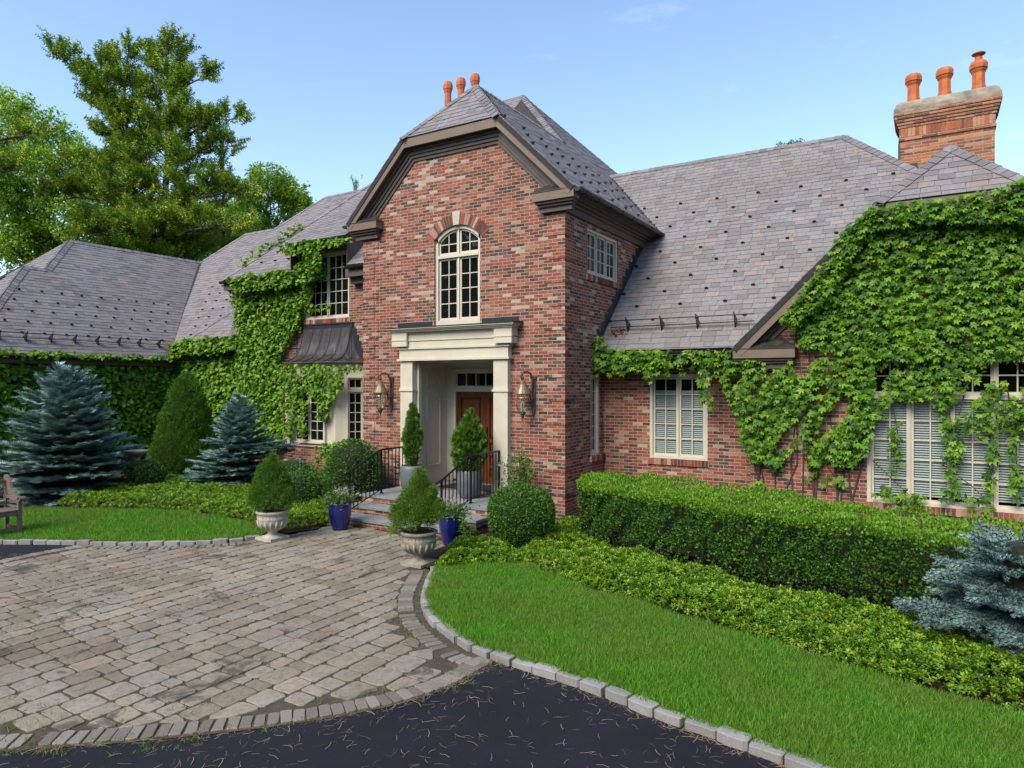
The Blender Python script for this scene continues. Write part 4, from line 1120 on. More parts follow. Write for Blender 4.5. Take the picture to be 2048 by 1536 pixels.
# raised panel mouldings on the side walls
for xs, sg in ((xl, 1), (xr, -1)):
    for z0, z1 in ((2.72, 3.10), (.86, 2.48)):
        y0, y1 = 12.50, 13.02
        for (a0, a1, b0, b1) in ((y0, y1, z0, z0 + .03), (y0, y1, z1 - .03, z1), (y0, y0 + .03, z0 + .03, z1 - .03), (y1 - .03, y1, z0 + .03, z1 - .03)):
            rc.box(min(xs, xs + sg * .035), max(xs, xs + sg * .035), a0, a1, b0, b1)
part(rc, 'recess_panelling', M['trim'], portico)
tg = MB(); tg.box(-9.72, -8.02, YD + .012, YD + .016, 2.74, 3.03); part(tg, 'transom_pane', M['glass'], portico)
for x0, x1, hs in ((-9.70, -8.893, 1), (-8.887, -8.04, -1)):
    dm, dd = MB(), MB(); z0, z1 = PF + .06, 2.60
    st_ = .115
    panels = [(1.62, 2.46), (1.02, 1.50), (.66, .93)] if hs < 0 else [(1.45, 2.46), (.70, 1.33)]
    panels = [(1.50, 2.46), (1.20, 1.42), (.90, 1.12), (.64, .82)] if hs < 0 else [(1.50, 2.46), (.64, 1.38)]
    dm.box(x0, x0 + st_, YD, YD + .045, z0, z1); dm.box(x1 - st_, x1, YD, YD + .045, z0, z1)
    zz = [z0] + [v for p in sorted(panels) for v in p] + [z1]
    for i in range(0, len(zz), 2): dm.box(x0 + st_, x1 - st_, YD, YD + .045, zz[i], zz[i + 1])
    for a, b_ in panels:
        dm.box(x0 + st_, x1 - st_, YD + .022, YD + .04, a, b_)
        dm.hexa([(x0 + st_ + .05, YD + .006, a + .05), (x1 - st_ - .05, YD + .006, a + .05), (x1 - st_ - .05, YD + .022, a + .05), (x0 + st_ + .05, YD + .022, a + .05), (x0 + st_ + .05, YD + .006, b_ - .05), (x1 - st_ - .05, YD + .006, b_ - .05), (x1 - st_ - .05, YD + .022, b_ - .05), (x0 + st_ + .05, YD + .022, b_ - .05)])
        for q in ((x0 + st_, x1 - st_, a, a + .022), (x0 + st_, x1 - st_, b_ - .022, b_), (x0 + st_, x0 + st_ + .022, a + .022, b_ - .022), (x1 - st_ - .022, x1 - st_, a + .022, b_ - .022)):
            dd.box(q[0], q[1], YD - .008, YD + .022, q[2], q[3])
    dr = part(dm, 'door', M['door']); part(dd, 'panel_moulding', M['door_dark'], dr)
    hx = (x1 - .055) if hs > 0 else (x0 + .055); hd = MB()
    hd.box(hx - .022, hx + .022, YD - .012, YD, 1.30, 1.78); hd.tube([(hx, YD - .012, 1.36), (hx, YD - .06, 1.40), (hx, YD - .065, 1.52), (hx, YD - .012, 1.58)], .011, 6); hd.lathe([(.0, 0), (.028, .002), (.028, .012), (0, .014)], (hx, YD - .02, 1.70), 10)
    part(hd, 'handle', M['iron'], dr)
th = MB(); th.box(-9.78, -7.96, YD - .07, YD + .05, PF, PF + .055); part(th, 'threshold', M['door'], portico)
jb = MB(); jb.box(-9.722, -9.70, YD + .01, YD + .05, PF + .06, 2.60); jb.box(-8.04, -8.018, YD + .01, YD + .05, PF + .06, 2.60); jb.box(-9.72, -8.02, YD + .047, YD + .06, PF, 2.60); part(jb, 'door_jamb', M['iron'], portico)

# ------------------------------------------------------------ bay window with copper roof
bx0, bx1, by = -15.83, -13.90, 13.42; sx0, sx1 = bx0 - .56, bx1 + .56; YB = YP - .002
bay_poly = [(sx0, YB), (bx0, by), (bx1, by), (sx1, YB)]
def prism(mb, poly, z0, z1):
    n = len(poly); mb.add([(x, y, z0) for x, y in poly] + [(x, y, z1) for x, y in poly], [tuple(reversed(range(n))), tuple(range(n, 2 * n))] + [(i, (i + 1) % n, n + (i + 1) % n, n + i) for i in range(n)])
bb = MB(); prism(bb, bay_poly, 0, 1.02); bay_base = part(bb, 'bay_window', M['brick'])
bt = MB(); ext = lambda d: [(sx0 - d * .41, YB), (bx0 - d * .41, by - d), (bx1 + d * .41, by - d), (sx1 + d * .41, YB)]
prism(bt, ext(.03), 1.02, 1.07); prism(bt, bay_poly, 1.07, 3.32); prism(bt, ext(.10), 3.32, 3.40); part(bt, 'bay_casing', M['trim'], bay_base)
fB = frame((bx0, by, 0), (1, 0, 0), (0, -1, 0))
window(fB, .32, 1.60, 1.12, 2.98, 2, (2, 5), -.035, transom=2.60, parent=bay_base)
dR = V3((sx1 - bx1, YB - by, 0)); fB2 = frame((bx1, by, 0), dR, (dR.y, -dR.x, 0))
window(fB2, .30, dR.length - .02, 1.12, 2.98, 1, (2, 5), -.035, casing=.04, transom=2.60, parent=bay_base)
dL = V3((bx0 - sx0, by - YB, 0)); window(frame((sx0, YB, 0), dL, (dL.y, -dL.x, 0)), .08, dL.length - .2, 1.12, 2.98, 1, (2, 5), -.035, casing=.04, transom=2.60, parent=bay_base)
# flared copper roof: concave profile from the wall down to the eave
prof = [(0.0, 4.50), (.02, 4.38), (.065, 4.16), (.12, 3.95), (.19, 3.77), (.28, 3.62), (.40, 3.51), (.55, 3.44), (.71, 3.40), (.73, 3.375)]
cu = MB(); rows = []
tx0, tx1 = -15.72, -13.84
for d, z in prof:
    f_ = d / .73; e = .06 * f_
    rows.append([(tx0 + (sx0 - .12 - tx0) * f_ , YB - .01, z), (tx0 + (bx0 - .06 - tx0) * f_, YB - .01 - d * .93, z), (tx1 + (bx1 + .06 - tx1) * f_, YB - .01 - d * .93, z), (tx1 + (sx1 + .12 - tx1) * f_, YB - .01, z)])
for a, b_ in zip(rows, rows[1:]):
    for i in range(3): cu.add([b_[i], b_[i + 1], a[i + 1], a[i]], [(0, 1, 2, 3)])
lo = rows[-1]; cu.add([(x, y, z - .03) for x, y, z in lo] + lo, [(0, 1, 5, 4), (1, 2, 6, 5), (2, 3, 7, 6), (3, 2, 1, 0)])
bay_roof = part(cu, 'copper_roof', M['copper'], bay_base, True)
sm = MB()
for k in range(0, 6):
    t = k / 5; sm.tube([V3(r[1]).lerp(V3(r[2]), t) + V3((0, -.004, .006)) for r in rows[1:]], .016, 5)
for j in (2, 1):
    sm.tube([V3(r[2 if j == 2 else 0]).lerp(V3(r[3 if j == 2 else 1]), .5) + V3((0, -.004, .006)) for r in rows[1:]], .011, 5)
sm.tube([V3(rows[0][1]) + V3((-.1, -.02, 0)), V3(rows[0][2]) + V3((.06, -.02, 0))], .022, 6); sm.box(tx0 - .1, tx1 + .06, YB - .03, YB - .002, 4.36, 4.51)
part(sm, 'standing_seam', M['lead'], bay_roof)
bs = MB(); x_, z_ = sx1 + .12, 3.42
for k in range(6): bs.box(tx1 + .02 + k * .09, tx1 + .02 + (k + 1) * .09, YB - .012, YB - .001, 3.42, 4.52 - k * .185)
part(bs, 'step_flashing', M['lead'], bay_base)

# ------------------------------------------------------------ chimneys
def chimney(x0, x1, y0, y1, z0, ztop, pots, brick_m, capped=None, pot_h=.78):
    mb = MB(); b = ztop - .28                                # concrete cap starts here
    mb.box(x0, x1, y0, y1, z0, b - .62)
    for d, za, zb_ in ((.03, b - .62, b - .555), (.012, b - .555, b - .33), (.035, b - .33, b - .265), (.06, b - .265, b - .20), (.085, b - .20, b - .135), (.11, b - .135, b - .065), (.13, b - .065, b)):
        mb.box(x0 - d, x1 + d, y0 - d, y1 + d, za, zb_)
    ch = part(mb, 'chimney', brick_m)
    so = MB(); x = x0 + .02                                # upright soldier course
    while x < x1 - .05:
        so.box(x, x + .062, y0 - .022, y0, b - .545, b - .34); x += .073
    part(so, 'soldier_course', M['one_chimney_brick'], ch)
    cp = MB(); vs = []
    for d, z in ((.13, b), (.12, b + .10), (.07, b + .22), (.0, b + .28)): vs += [(x0 - d, y0 - d, z), (x1 + d, y0 - d, z), (x1 + d, y1 + d, z), (x0 - d, y1 + d, z)]
    cp.add(vs, [(4 * i + k, 4 * i + (k + 1) % 4, 4 * i + 4 + (k + 1) % 4, 4 * i + 4 + k) for i in range(3) for k in range(4)] + [(12, 13, 14, 15)])
    part(cp, 'chimney_cap', M['concrete'], ch)
    for i, px in enumerate(pots):
        h = pot_h; p_ = MB(); c_ = (px, (y0 + y1) / 2 - .0, ztop - .02)
        p_.lathe([(.19, 0), (.155, .03), (.150, .22 * h), (.148, .27 * h), (.135, .29 * h), (.130, .66 * h), (.145, .70 * h), (.158, .73 * h), (.162, .76 * h), (.186, .79 * h), (.190, .90 * h), (.165, .97 * h), (.150, h), (.11, h), (.10, h - .08)], c_, 8, 0, math.pi / 8)
        po = part(p_, 'chimney_pot', M['terracotta'], ch)
        if capped == i:
            k_ = MB(); k_.lathe([(.075, 0), (.075, .10), (.06, .12), (.06, .16)], (c_[0], c_[1], c_[2] + h), 10); k_.lathe([(.0, 0), (.13, .015), (.14, .03), (.10, .06), (0, .075)], (c_[0], c_[1], c_[2] + h + .15), 14)
            part(k_, 'flue_cap', M['terracotta'], ch)
    return ch
yc = 18.2
chimney(-.60, 1.20, yc, yc + .95, 6.6, 9.30, [-.34, .28, .93], M['chimney_brick'], 2)
cf = MB(); cf.box(-.64, -.60, yc - .02, yc + .3, 7.4, 8.35); cf.box(-.62, -.25, yc - .025, yc, 7.2, 7.85); part(cf, 'chimney_flashing', M['lead'])
chimney(-16.0, -14.1, 20.6, 21.5, 9.5, 13.05, [-15.78, -15.17, -14.52], M['brick'], None, 1.32)

# ------------------------------------------------------------ entrance steps, mat, railings
steps = tag(empty('entrance_steps', (-8.6, 10.6, 0)), 'brick entrance steps with bluestone treads below the front door', 'steps')
T = .045
for k, (yf, x0, x1) in enumerate(((9.75, -10.22, -7.02), (10.18, -10.24, -7.0))):
    z1 = .153 * (k + 1); a = MB(); a.box(x0 + .03, x1 - .03, yf + .03, 10.62, 0 if k == 0 else .153 * k + .001, z1 - T); part(a, 'riser', M['brick'], steps)
    b_ = MB(); b_.box(x0, x1, yf, yf + .47, z1 - T, z1); part(b_, 'tread', M['bluestone'], steps)
a = MB(); a.box(-10.24, -6.99, 10.62, YF - .001, 0, PF - T); a.box(xl + .001, xr - .001, YF, YD + .1, 0, PF - T); part(a, 'riser', M['brick'], steps)
slab = MB()
ys = [10.59, 11.15, 11.62, YF - .002]
for j in range(3):
    xs = [-10.27, -9.5, -8.55, -7.75, -6.96] if j % 2 == 0 else [-10.27, -9.1, -8.1, -6.96]
    for i in range(len(xs) - 1): slab.box(xs[i] + .003, xs[i + 1] - .003, ys[j] + .003, ys[j + 1] - .003, PF - T, PF + rnd.uniform(-.002, .001))
slab.box(xl + .11, xr - .11, YF - .0, YF + .6, PF - T, PF - .001); slab.box(xl + .001, xr - .001, YF + .604, YD, PF - T, PF)
part(slab, 'porch_paving', M['bluestone'], steps)
dm_ = MB(); dm_.box(-9.45, -7.85, 12.22, 13.02, PF + .002, PF + .016); tag(dm_.build('doormat', M['mat_black']), 'black rubber doormat lying before the wooden front door', 'doormat')

def railing(x, label):
    t = tag(empty('stair_railing', (x, 10.9, .153)), label, 'railing', 'iron railings beside the entrance steps')
    zt = lambda y: PF + .92 if y > 10.85 else max(PF + .92 - (10.85 - y) * .36 - .05, 0)
    top = [(x, 11.93, PF + .93), (x, 10.95, PF + .93), (x, 10.80, PF + .90), (x, 10.0, PF + .57), (x, 9.84, PF + .52), (x, 9.74, PF + .50), (x, 9.71, PF + .46)]
    m_ = MB()
    for a, b_ in zip(top, top[1:]): pass
    m_.tube(top, .021, 8); part(m_, 'handrail', M['iron'], t, True)
    low = [(x, 11.93, PF + .10), (x, 10.93, PF + .10), (x, 10.80, PF + .06), (x, 9.97, .153 + .10)]
    m_ = MB(); m_.tube(low, .012, 6); part(m_, 'bottom_rail', M['iron'], t)
    ztop = lambda y: np.interp(y, [9.84, 10.0, 10.80, 10.95, 12], [PF + .52, PF + .57, PF + .90, PF + .93, PF + .93])
    zlow = lambda y: np.interp(y, [9.97, 10.80, 10.93, 12], [.253, PF + .06, PF + .10, PF + .10])
    for y, zb in ((9.97, .153), (10.90, PF), (11.92, PF)):
        m_ = MB(); m_.box(x - .016, x + .016, y - .016, y + .016, zb, ztop(y)); m_.box(x - .03, x + .03, y - .03, y + .03, zb, zb + .02); part(m_, 'post', M['iron'], t)
    for k in range(1, 8):
        y = 9.97 + (10.90 - 9.97) * k / 8; m_ = MB(); m_.box(x - .008, x + .008, y - .008, y + .008, zlow(y), ztop(y)); part(m_, 'baluster', M['iron'], t)
    for k in range(1, 9):
        y = 10.90 + (11.92 - 10.90) * k / 9; m_ = MB(); m_.box(x - .008, x + .008, y - .008, y + .008, zlow(y), ztop(y)); part(m_, 'baluster', M['iron'], t)
railing(-9.93, 'black iron stair railing between the bushy shrub and the thin potted conifer')
railing(-7.62, 'black iron stair railing in front of the fuller potted conifer')

# ------------------------------------------------------------ wall lanterns
def lantern(x, label):
    t = tag(empty('wall_lantern', (x, YF, 2.5)), label, 'lantern', 'carriage lanterns beside the portico'); yl = 11.80
    a = MB()
    xb = x + .10
    a.hexa([(xb - .035, YF - .03, 2.18), (xb + .035, YF - .03, 2.18), (xb + .035, YF - .002, 2.18), (xb - .035, YF - .002, 2.18), (xb - .05, YF - .03, 2.92), (xb + .05, YF - .03, 2.92), (xb + .05, YF - .002, 2.92), (xb - .05, YF - .002, 2.92)])
    a.box(xb - .065, xb + .065, YF - .05, YF - .002, 2.88, 2.94); a.tube([(xb, YF - .03, 2.22), (xb, YF - .05, 2.16), (xb, YF - .03, 2.10)], [.02, .016, .006], 6)
    a.tube([(xb, YF - .04, 2.50), (xb - .02, YF - .12, 2.42), (xb - .03, YF - .12, 2.60), (xb - .01, YF - .06, 2.72)], [.016, .02, .018, .014], 6)
    part(a, 'wall_bracket', M['lantern'], t)
    a = MB(); pts = []
    for k in range(13):
        an = math.pi * (1.0 - k / 8.0); r = .13 if k <= 8 else .13 - .022 * (k - 8)
        pts.append((x + (xb - x) * (1 - k / 12), yl + .13 + math.cos(math.pi - an) * -r * 1.0, 2.93 + math.sin(an) * r))
    pts = [(xb, YF - .04, 2.70), (xb, YF - .06, 2.86), (xb - .02, YF - .10, 2.98), (x + .05, YF - .17, 3.03), (x + .01, yl + .02, 3.02), (x - .02, yl - .05, 2.95), (x - .01, yl - .03, 2.88), (x + .01, yl + .02, 2.88), (x + .01, yl + .03, 2.93)]
    a.tube(pts, [.022, .022, .021, .020, .018, .016, .014, .011, .008], 8); a.tube([(x, yl, 2.99), (x, yl, 2.80)], .010, 6); part(a, 'scroll_arm', M['lantern'], t, True)
    a = MB(); a.lathe([(.02, 2.86), (.055, 2.84), (.06, 2.79), (.085, 2.77), (.10, 2.72), (.155, 2.61), (.165, 2.585), (.15, 2.565), (.05, 2.565)], (x, yl, 0), 16); part(a, 'lamp_hood', M['lantern_cap'], t)
    a = MB(); a.lathe([(.10, 2.56), (.115, 2.48), (.125, 2.38), (.115, 2.30), (.085, 2.23), (.05, 2.20)], (x, yl, 0), 20); part(a, 'lamp_glass', M['lamp_glass'], t, True)
    a = MB()
    for k in range(4):
        an = math.pi / 4 + k * math.pi / 2; a.tube([(x + r * math.cos(an), yl + r * math.sin(an), z) for r, z in ((.10, 2.56), (.118, 2.48), (.128, 2.38), (.118, 2.30), (.088, 2.23), (.05, 2.19))], .006, 5)
    a.lathe([(.0, 2.23), (.055, 2.22), (.06, 2.18), (.035, 2.15), (.03, 2.12), (.012, 2.09), (.018, 2.06), (0, 2.03)], (x, yl, 0), 14); part(a, 'lamp_cage', M['lantern'], t)
    a = MB()
    for k in range(3): an = k * 2.1; a.lathe([(.012, 2.24), (.012, 2.34), (.016, 2.36), (.010, 2.41), (.002, 2.44)], (x + .03 * math.cos(an), yl + .03 * math.sin(an), 0), 8)
    part(a, 'candle_bulb', M['bulb'], t)
lantern(-10.78, 'bronze scroll arm lantern between the bay window and the portico')
lantern(-6.98, 'bronze scroll arm lantern on the brick corner right of the portico')

# ------------------------------------------------------------ foliage templates
def A_(v, f): return np.array(v, dtype=np.float64), np.array(f, dtype=np.int64)
LEAF = A_([(0, 0, 0), (.30, .5, .07), (0, 1, -.04), (-.30, .5, .07)], [(0, 1, 2), (0, 2, 3)])
def brush(n, r, fwd, w=.0):
    v, f = [], []
    for i in range(n + 1): v.append((0, i / n, 0))
    for i in range(n):
        a = i * 2.399; k = 1 - .35 * i / n
        v.append((math.cos(a) * r * k, i / n + fwd, math.sin(a) * r * k)); f.append((i, i + 1, n + 1 + i))
    return A_(v, f)
TWIG = brush(8, .26, .20)
TWIG_S = brush(5, .40, .30)
def palmate(angs, lens, wd, droop=-.10):
    v, f = [(0, 0, 0)], []
    for a, l in zip(angs, lens):
        a = math.radians(a); d = np.array([math.sin(a), math.cos(a)]); s = np.array([d[1], -d[0]]); b = len(v)
        p = d * l * .58
        v += [(p[0] + s[0] * wd * l, p[1] + s[1] * wd * l, .045), (d[0] * l, d[1] * l, droop), (p[0] - s[0] * wd * l, p[1] - s[1] * wd * l, .045), (d[0] * l * .55, d[1] * l * .55, -.005)]
        f += [(0, b, b + 3), (b, b + 1, b + 3), (b + 1, b + 2, b + 3), (0, b + 3, b + 2)]
    return A_(v, f)
CREEP = palmate([-88, -44, 0, 44, 88], [.62, .86, 1.0, .86, .62], .20)
def ivyleaf():
    o = [(0, -.02), (.34, -.12), (.52, .22), (.30, .42), (.34, .66), (0, 1.0), (-.34, .66), (-.30, .42), (-.52, .22), (-.34, -.12)]
    v = [(0, .30, .06)] + [(x, y, -.05 * (abs(x) > .3) - .08 * (y > .9)) for x, y in o]
    return A_(v, [(0, i + 1, (i + 1) % 10 + 1) for i in range(10)])
IVY = ivyleaf()
def rosette(n, elev, w):
    v, f = [(0, 0, 0)], []
    for i in range(n):
        a = 2 * math.pi * i / n + .3 * (i % 2); e = math.radians(elev + 16 * ((i * 7) % 5 - 2)); d = np.array([math.cos(a) * math.cos(e), math.sin(a) * math.cos(e), math.sin(e)]); s = np.array([-math.sin(a), math.cos(a), 0]); b = len(v)
        m_ = d * .55 + np.array([0, 0, .04])
        v += [tuple(m_ + s * w), tuple(d + np.array([0, 0, -.12])), tuple(m_ - s * w)]; f += [(0, b, b + 1), (0, b + 1, b + 2)]
    return A_(v, f)
ROS = rosette(7, 34, .20)
ROSY = (ROS[0][:, [0, 2, 1]] * np.array([1, 1, -1]), ROS[1])        # same, axis along Y
def spray():                                                      # flat arborvitae spray
    v, f = [(0, 0, 0)], []
    for a, l in ((-48, .7), (-22, .92), (0, 1.0), (24, .9), (50, .66)):
        a = math.radians(a); d = np.array([math.sin(a), math.cos(a)]); s = np.array([d[1], -d[0]]) * .10 * l; b = len(v); m_ = d * l * .6
        v += [(m_[0] + s[0], m_[1] + s[1], .02), (d[0] * l, d[1] * l, .03), (m_[0] - s[0], m_[1] - s[1], -.02)]; f += [(0, b, b + 1), (0, b + 1, b + 2)]
    return A_(v, f)
SPRAY = spray()
def fat(n, r, k3):                                                # bottle brush shoot with k3 needles at every step
    v = [(0, i / n, 0) for i in range(n + 1)]; f = []
    for i in range(n):
        for j in range(k3):
            a = i * 1.3 + j * 6.283 / k3; k = 1 - .3 * (i / n) ** 2; v.append((math.cos(a) * r * k, i / n + .16, math.sin(a) * r * k)); f.append((i, i + 1, len(v) - 1))
    return A_(v, f)
FAT = fat(11, .24, 4)
def flatt():                                                      # flat shoot of a tiered spruce bough
    v, f = [(0, 0, 0)], []
    for a, l in ((-70, .5), (-44, .72), (-20, .95), (4, 1.0), (27, .92), (50, .7), (74, .5)):
        a = math.radians(a); d = np.array([math.sin(a), math.cos(a)]); s = np.array([d[1], -d[0]]) * .085; b = len(v); m_ = d * l * .62
        v += [(m_[0] + s[0], m_[1] + s[1], .03), (d[0] * l, d[1] * l, .10), (m_[0] - s[0], m_[1] - s[1], .03)]; f += [(0, b, b + 1), (0, b + 1, b + 2)]
    return A_(v, f)
FLATT = flatt()
def cluster(n, seed):
    r_ = np.random.default_rng(seed); parts = []
    P = r_.normal(size=(n, 3)) * .55; d = norm(r_.normal(size=(n, 3)) + np.array([0, 0, -.25])); nd = norm(r_.normal(size=(n, 3)) + np.array([0, 0, 1.2]))
    return scatter(LEAF, frames(d, nd), P, np.full(n, .85))
CLUS = [cluster(9, i) for i in range(3)]
UP = np.array([0., 0, 1.])

def foliage(name, parts, m, parent):
    V, F = join(parts); o = np_mesh(name, V, F, m)
    if parent is not None: child(o, parent)
    return o

# ------------------------------------------------------------ climbers on the walls
def wall_leaves(pts, N, T, size, m_out=(.04, .20), out=.45, down=.85):
    rnd_ = .62 if T is IVY else .40
    n = len(pts); N = np.asarray(N, float); P = pts + N * rng.uniform(m_out[0], m_out[1], n)[:, None]
    yd = -UP * down + N * out + rng.normal(size=(n, 3)) * rnd_
    nd = N * .75 + UP * .75 + rng.normal(size=(n, 3)) * (rnd_ * .85)
    return scatter(T, frames(yd, nd), P, rng.uniform(size[0], size[1], n))

def patch(poly_px, proj, dens, gap=0.0, gs=2.2, seed=0):
    """outline traced on the photograph, laid onto its wall by proj; returns scattered points with gaps"""
    poly = [proj(x, y) for x, y in poly_px]
    ax = 0 if abs(poly[0][0] - poly[1][0]) + abs(poly[0][0] - poly[2][0]) > 1e-6 else 1
    p2 = [(p[ax], p[2]) for p in poly]; n = int(area(p2) * dens); q = sample_poly(p2, n)
    P = np.zeros((n, 3)); P[:, ax] = q[:, 0]; P[:, 2] = q[:, 1]; P[:, 1 - ax] = poly[0][1 - ax]
    if gap: P = P[vnoise(P, gs, seed) + rng.uniform(-.12, .12, len(P)) > gap]
    return P

def strand(p0, p1, n, spread):
    t = rng.uniform(0, 1, n)[:, None]; return np.asarray(p0) + (np.asarray(p1) - np.asarray(p0)) * t + rng.normal(size=(n, 3)) * np.array([spread, .02, spread])

# Virginia creeper on the right gable
cr = tag(empty('creeper', (.3, YW, 0)), 'bright green creeper covering the brick gable and its tall windows on the right', 'climbing plant')
pw = lambda x, y: onY(x, y, YW - .01)
pr_ = lambda x, y: onY(x, y, 13.34)
parts = []
Pu = patch([(1595, 640), (1650, 540), (1705, 455), (1745, 432), (1900, 412), (2130, 372), (2180, 720), (1750, 720), (1600, 690)], pw, 700, -.78, 2.4, 3)
parts.append(wall_leaves(Pu, (0, -1, 0), CREEP, (.055, .118), (.02, .26)))
Pr = patch([(1560, 645), (1600, 590), (1640, 535), (1680, 470), (1742, 414), (1900, 396), (1985, 380), (2060, 356), (2180, 345), (2180, 440), (1990, 450), (1880, 448), (1750, 460), (1712, 500), (1680, 560), (1650, 600), (1590, 660)], pr_, 640)
parts.append(wall_leaves(Pr, (0, -1, 0), CREEP, (.055, .115), (-.05, .16), .6, .6))
Pd = patch([(1445, 722), (1500, 716), (1590, 715), (1750, 715), (1750, 830), (1738, 900), (1700, 935), (1650, 920), (1622, 935), (1600, 885), (1560, 930), (1505, 920), (1485, 880), (1478, 830), (1450, 780)], pw, 560, -.28, 3.2, 5)
parts.append(wall_leaves(Pd, (0, -1, 0), CREEP, (.055, .118), (.02, .24)))
Pc = patch([(1745, 715), (2180, 715), (2180, 870), (2100, 880), (2000, 850), (1960, 880), (1925, 850), (1885, 860), (1865, 800), (1800, 800), (1770, 845), (1745, 850)], pw, 430, -.20, 3.6, 8)
parts.append(wall_leaves(Pc, (0, -1, 0), CREEP, (.055, .110), (.02, .18)))
stm = MB()
for (xa, ya, xb, yb, n_) in ((1785, 830, 1792, 945, 26), (1895, 850, 1908, 985, 34), (1925, 850, 1905, 920, 20), (1985, 860, 1978, 975, 30), (2020, 840, 2035, 1000, 36), (1560, 900, 1548, 945, 14), (1630, 920, 1626, 950, 10), (1745, 980, 1840, 1000, 40), (1880, 985, 1990, 1005, 22), (1505, 960, 1530, 975, 8), (1640, 960, 1690, 965, 10)):
    parts.append(wall_leaves(strand(pw(xa, ya), pw(xb, yb), n_, .05), (0, -1, 0), CREEP, (.08, .14), (.03, .12)))
    a, b_ = pw(xa, ya - 60), pw(xb, yb + 10)
    stm.tube([a + np.array([rnd.uniform(-.05, .05), -.025, 0]), (a + b_) / 2 + np.array([rnd.uniform(-.06, .06), -.03, 0]), b_ + np.array([0, -.025, 0])], [.010, .008, .004], 5)
for k in range(16):
    x_ = rnd.uniform(1500, 1730); a = pw(x_, 1010); b_ = pw(x_ + rnd.uniform(-40, 60), rnd.uniform(650, 800)); stm.tube([a, (a * .6 + b_ * .4) + np.array([rnd.uniform(-.2, .2), -.02, 0]), b_ + np.array([0, -.03, 0])], [.016, .011, .006], 5)
foliage('foliage', parts, M['creeper'], cr); part(stm, 'stem', M['stem'], cr)
# vine along the gutter of the link
cr2 = tag(empty('creeper', (-4.6, YP, 3.3)), 'thin green creeper trailing along the gutter above the pair of casements', 'climbing plant')
pg = lambda x, y: onY(x, y, 13.46)
parts = []
for poly, dn in (([(1175, 690), (1200, 668), (1222, 700), (1330, 702), (1455, 700), (1460, 720), (1420, 730), (1330, 728), (1230, 735), (1205, 748), (1185, 735)], 330), ([(1215, 700), (1460, 700), (1455, 752), (1410, 760), (1385, 742), (1310, 755), (1290, 742), (1220, 748)], 170)):
    parts.append(wall_leaves(patch(poly, pg, dn, -.5, 4, 2), (0, -1, 0), CREEP, (.08, .135), (-.03, .10), .6, .6))
for a, b_, n_ in (((1300, 740), (1298, 775), 12), ((1405, 740), (1412, 800), 26), ((1412, 790), (1425, 815), 10), ((1186, 690), (1200, 745), 26)): parts.append(wall_leaves(strand(pg(*a), pg(*b_), n_, .05), (0, -1, 0), CREEP, (.075, .125), (-.02, .1)))
foliage('foliage', parts, M['creeper'], cr2)
s_ = MB(); s_.tube([pg(1185, 720), pg(1230, 712), pg(1330, 710), pg(1460, 706)], .012, 5); part(s_, 'stem', M['stem'], cr2)
# ivy on the bay side of the entrance
iv = tag(empty('ivy', (-16.5, YP, 0)), 'light green ivy climbing from the blue spruce past the copper roof to the eaves', 'climbing plant')
pv_ = lambda x, y: onY(x, y, YP - .03); pb_ = lambda x, y: onY(x, y, by - .06); pe_ = lambda x, y: onY(x, y, 13.50)
parts = []
parts.append(wall_leaves(patch([(470, 575), (530, 560), (600, 545), (625, 520), (640, 560), (612, 620), (606, 655), (580, 690), (562, 722), (575, 800), (590, 880), (560, 900), (480, 860), (485, 700)], pv_, 640, -.55, 3, 4), (0, -1, 0), IVY, (.065, .125), (.01, .24)))
parts.append(wall_leaves(patch([(565, 727), (690, 731), (690, 768), (676, 795), (660, 830), (644, 860), (640, 800), (622, 812), (616, 880), (606, 870), (600, 800), (590, 870), (575, 880)], pb_, 480, -.45, 5, 6), (0, -1, 0), IVY, (.06, .11), (.01, .2)))
parts.append(wall_leaves(patch([(458, 560), (500, 548), (590, 535), (625, 500), (645, 520), (625, 560), (560, 575), (475, 585)], pe_, 420, -.6, 4, 7), (0, -1, 0), IVY, (.08, .14), (-.05, .10), .6, .6))
parts.append(wall_leaves(patch([(562, 492), (640, 478), (700, 474), (702, 486), (650, 496), (640, 510), (600, 512), (566, 506)], pe_, 420, -.6, 4, 9), (0, -1, 0), IVY, (.08, .13), (-.05, .10), .6, .6))
parts.append(wall_leaves(patch([(600, 500), (640, 500), (655, 530), (660, 555), (632, 560), (628, 620), (612, 620), (605, 540)], pv_, 420, -.6, 4, 9), (0, -1, 0), IVY, (.08, .135), (.02, .12)))
parts.append(wall_leaves(strand(pv_(622, 620), pv_(664, 612), 40, .06), (0, -1, 0), IVY, (.07, .12), (.02, .1)))
parts.append(wall_leaves(strand(pb_(690, 735), onY(728, 737, 13.7), 50, .05), (0, -1, 0), IVY, (.06, .10), (.02, .12)))
hp0, hp1 = np.array(F(-18.7, 14.05)) + [0, 0, .05], np.array(F(-17.4, 15.45)) + [0, 0, .05]
parts.append(wall_leaves(strand(hp0, hp1, 170, .10), (0, -.7, .7), IVY, (.08, .14), (0, .1)))
parts.append(wall_leaves(patch([(640, 890), (690, 880), (722, 905), (700, 930), (640, 925)], lambda x, y: onY(x, y, 12.9), 420), (0, -1, 0), IVY, (.07, .12), (-.2, .2)))
foliage('foliage', parts, M['ivy'], iv)
s_ = MB()
for k in range(14):
    x_ = rnd.uniform(500, 580); a, b_ = pv_(x_, 900), pv_(x_ + rnd.uniform(-20, 40), rnd.uniform(560, 660)); s_.tube([a, (a + b_) / 2 + np.array([rnd.uniform(-.2, .2), 0, 0]), b_], [.018, .013, .006], 5)
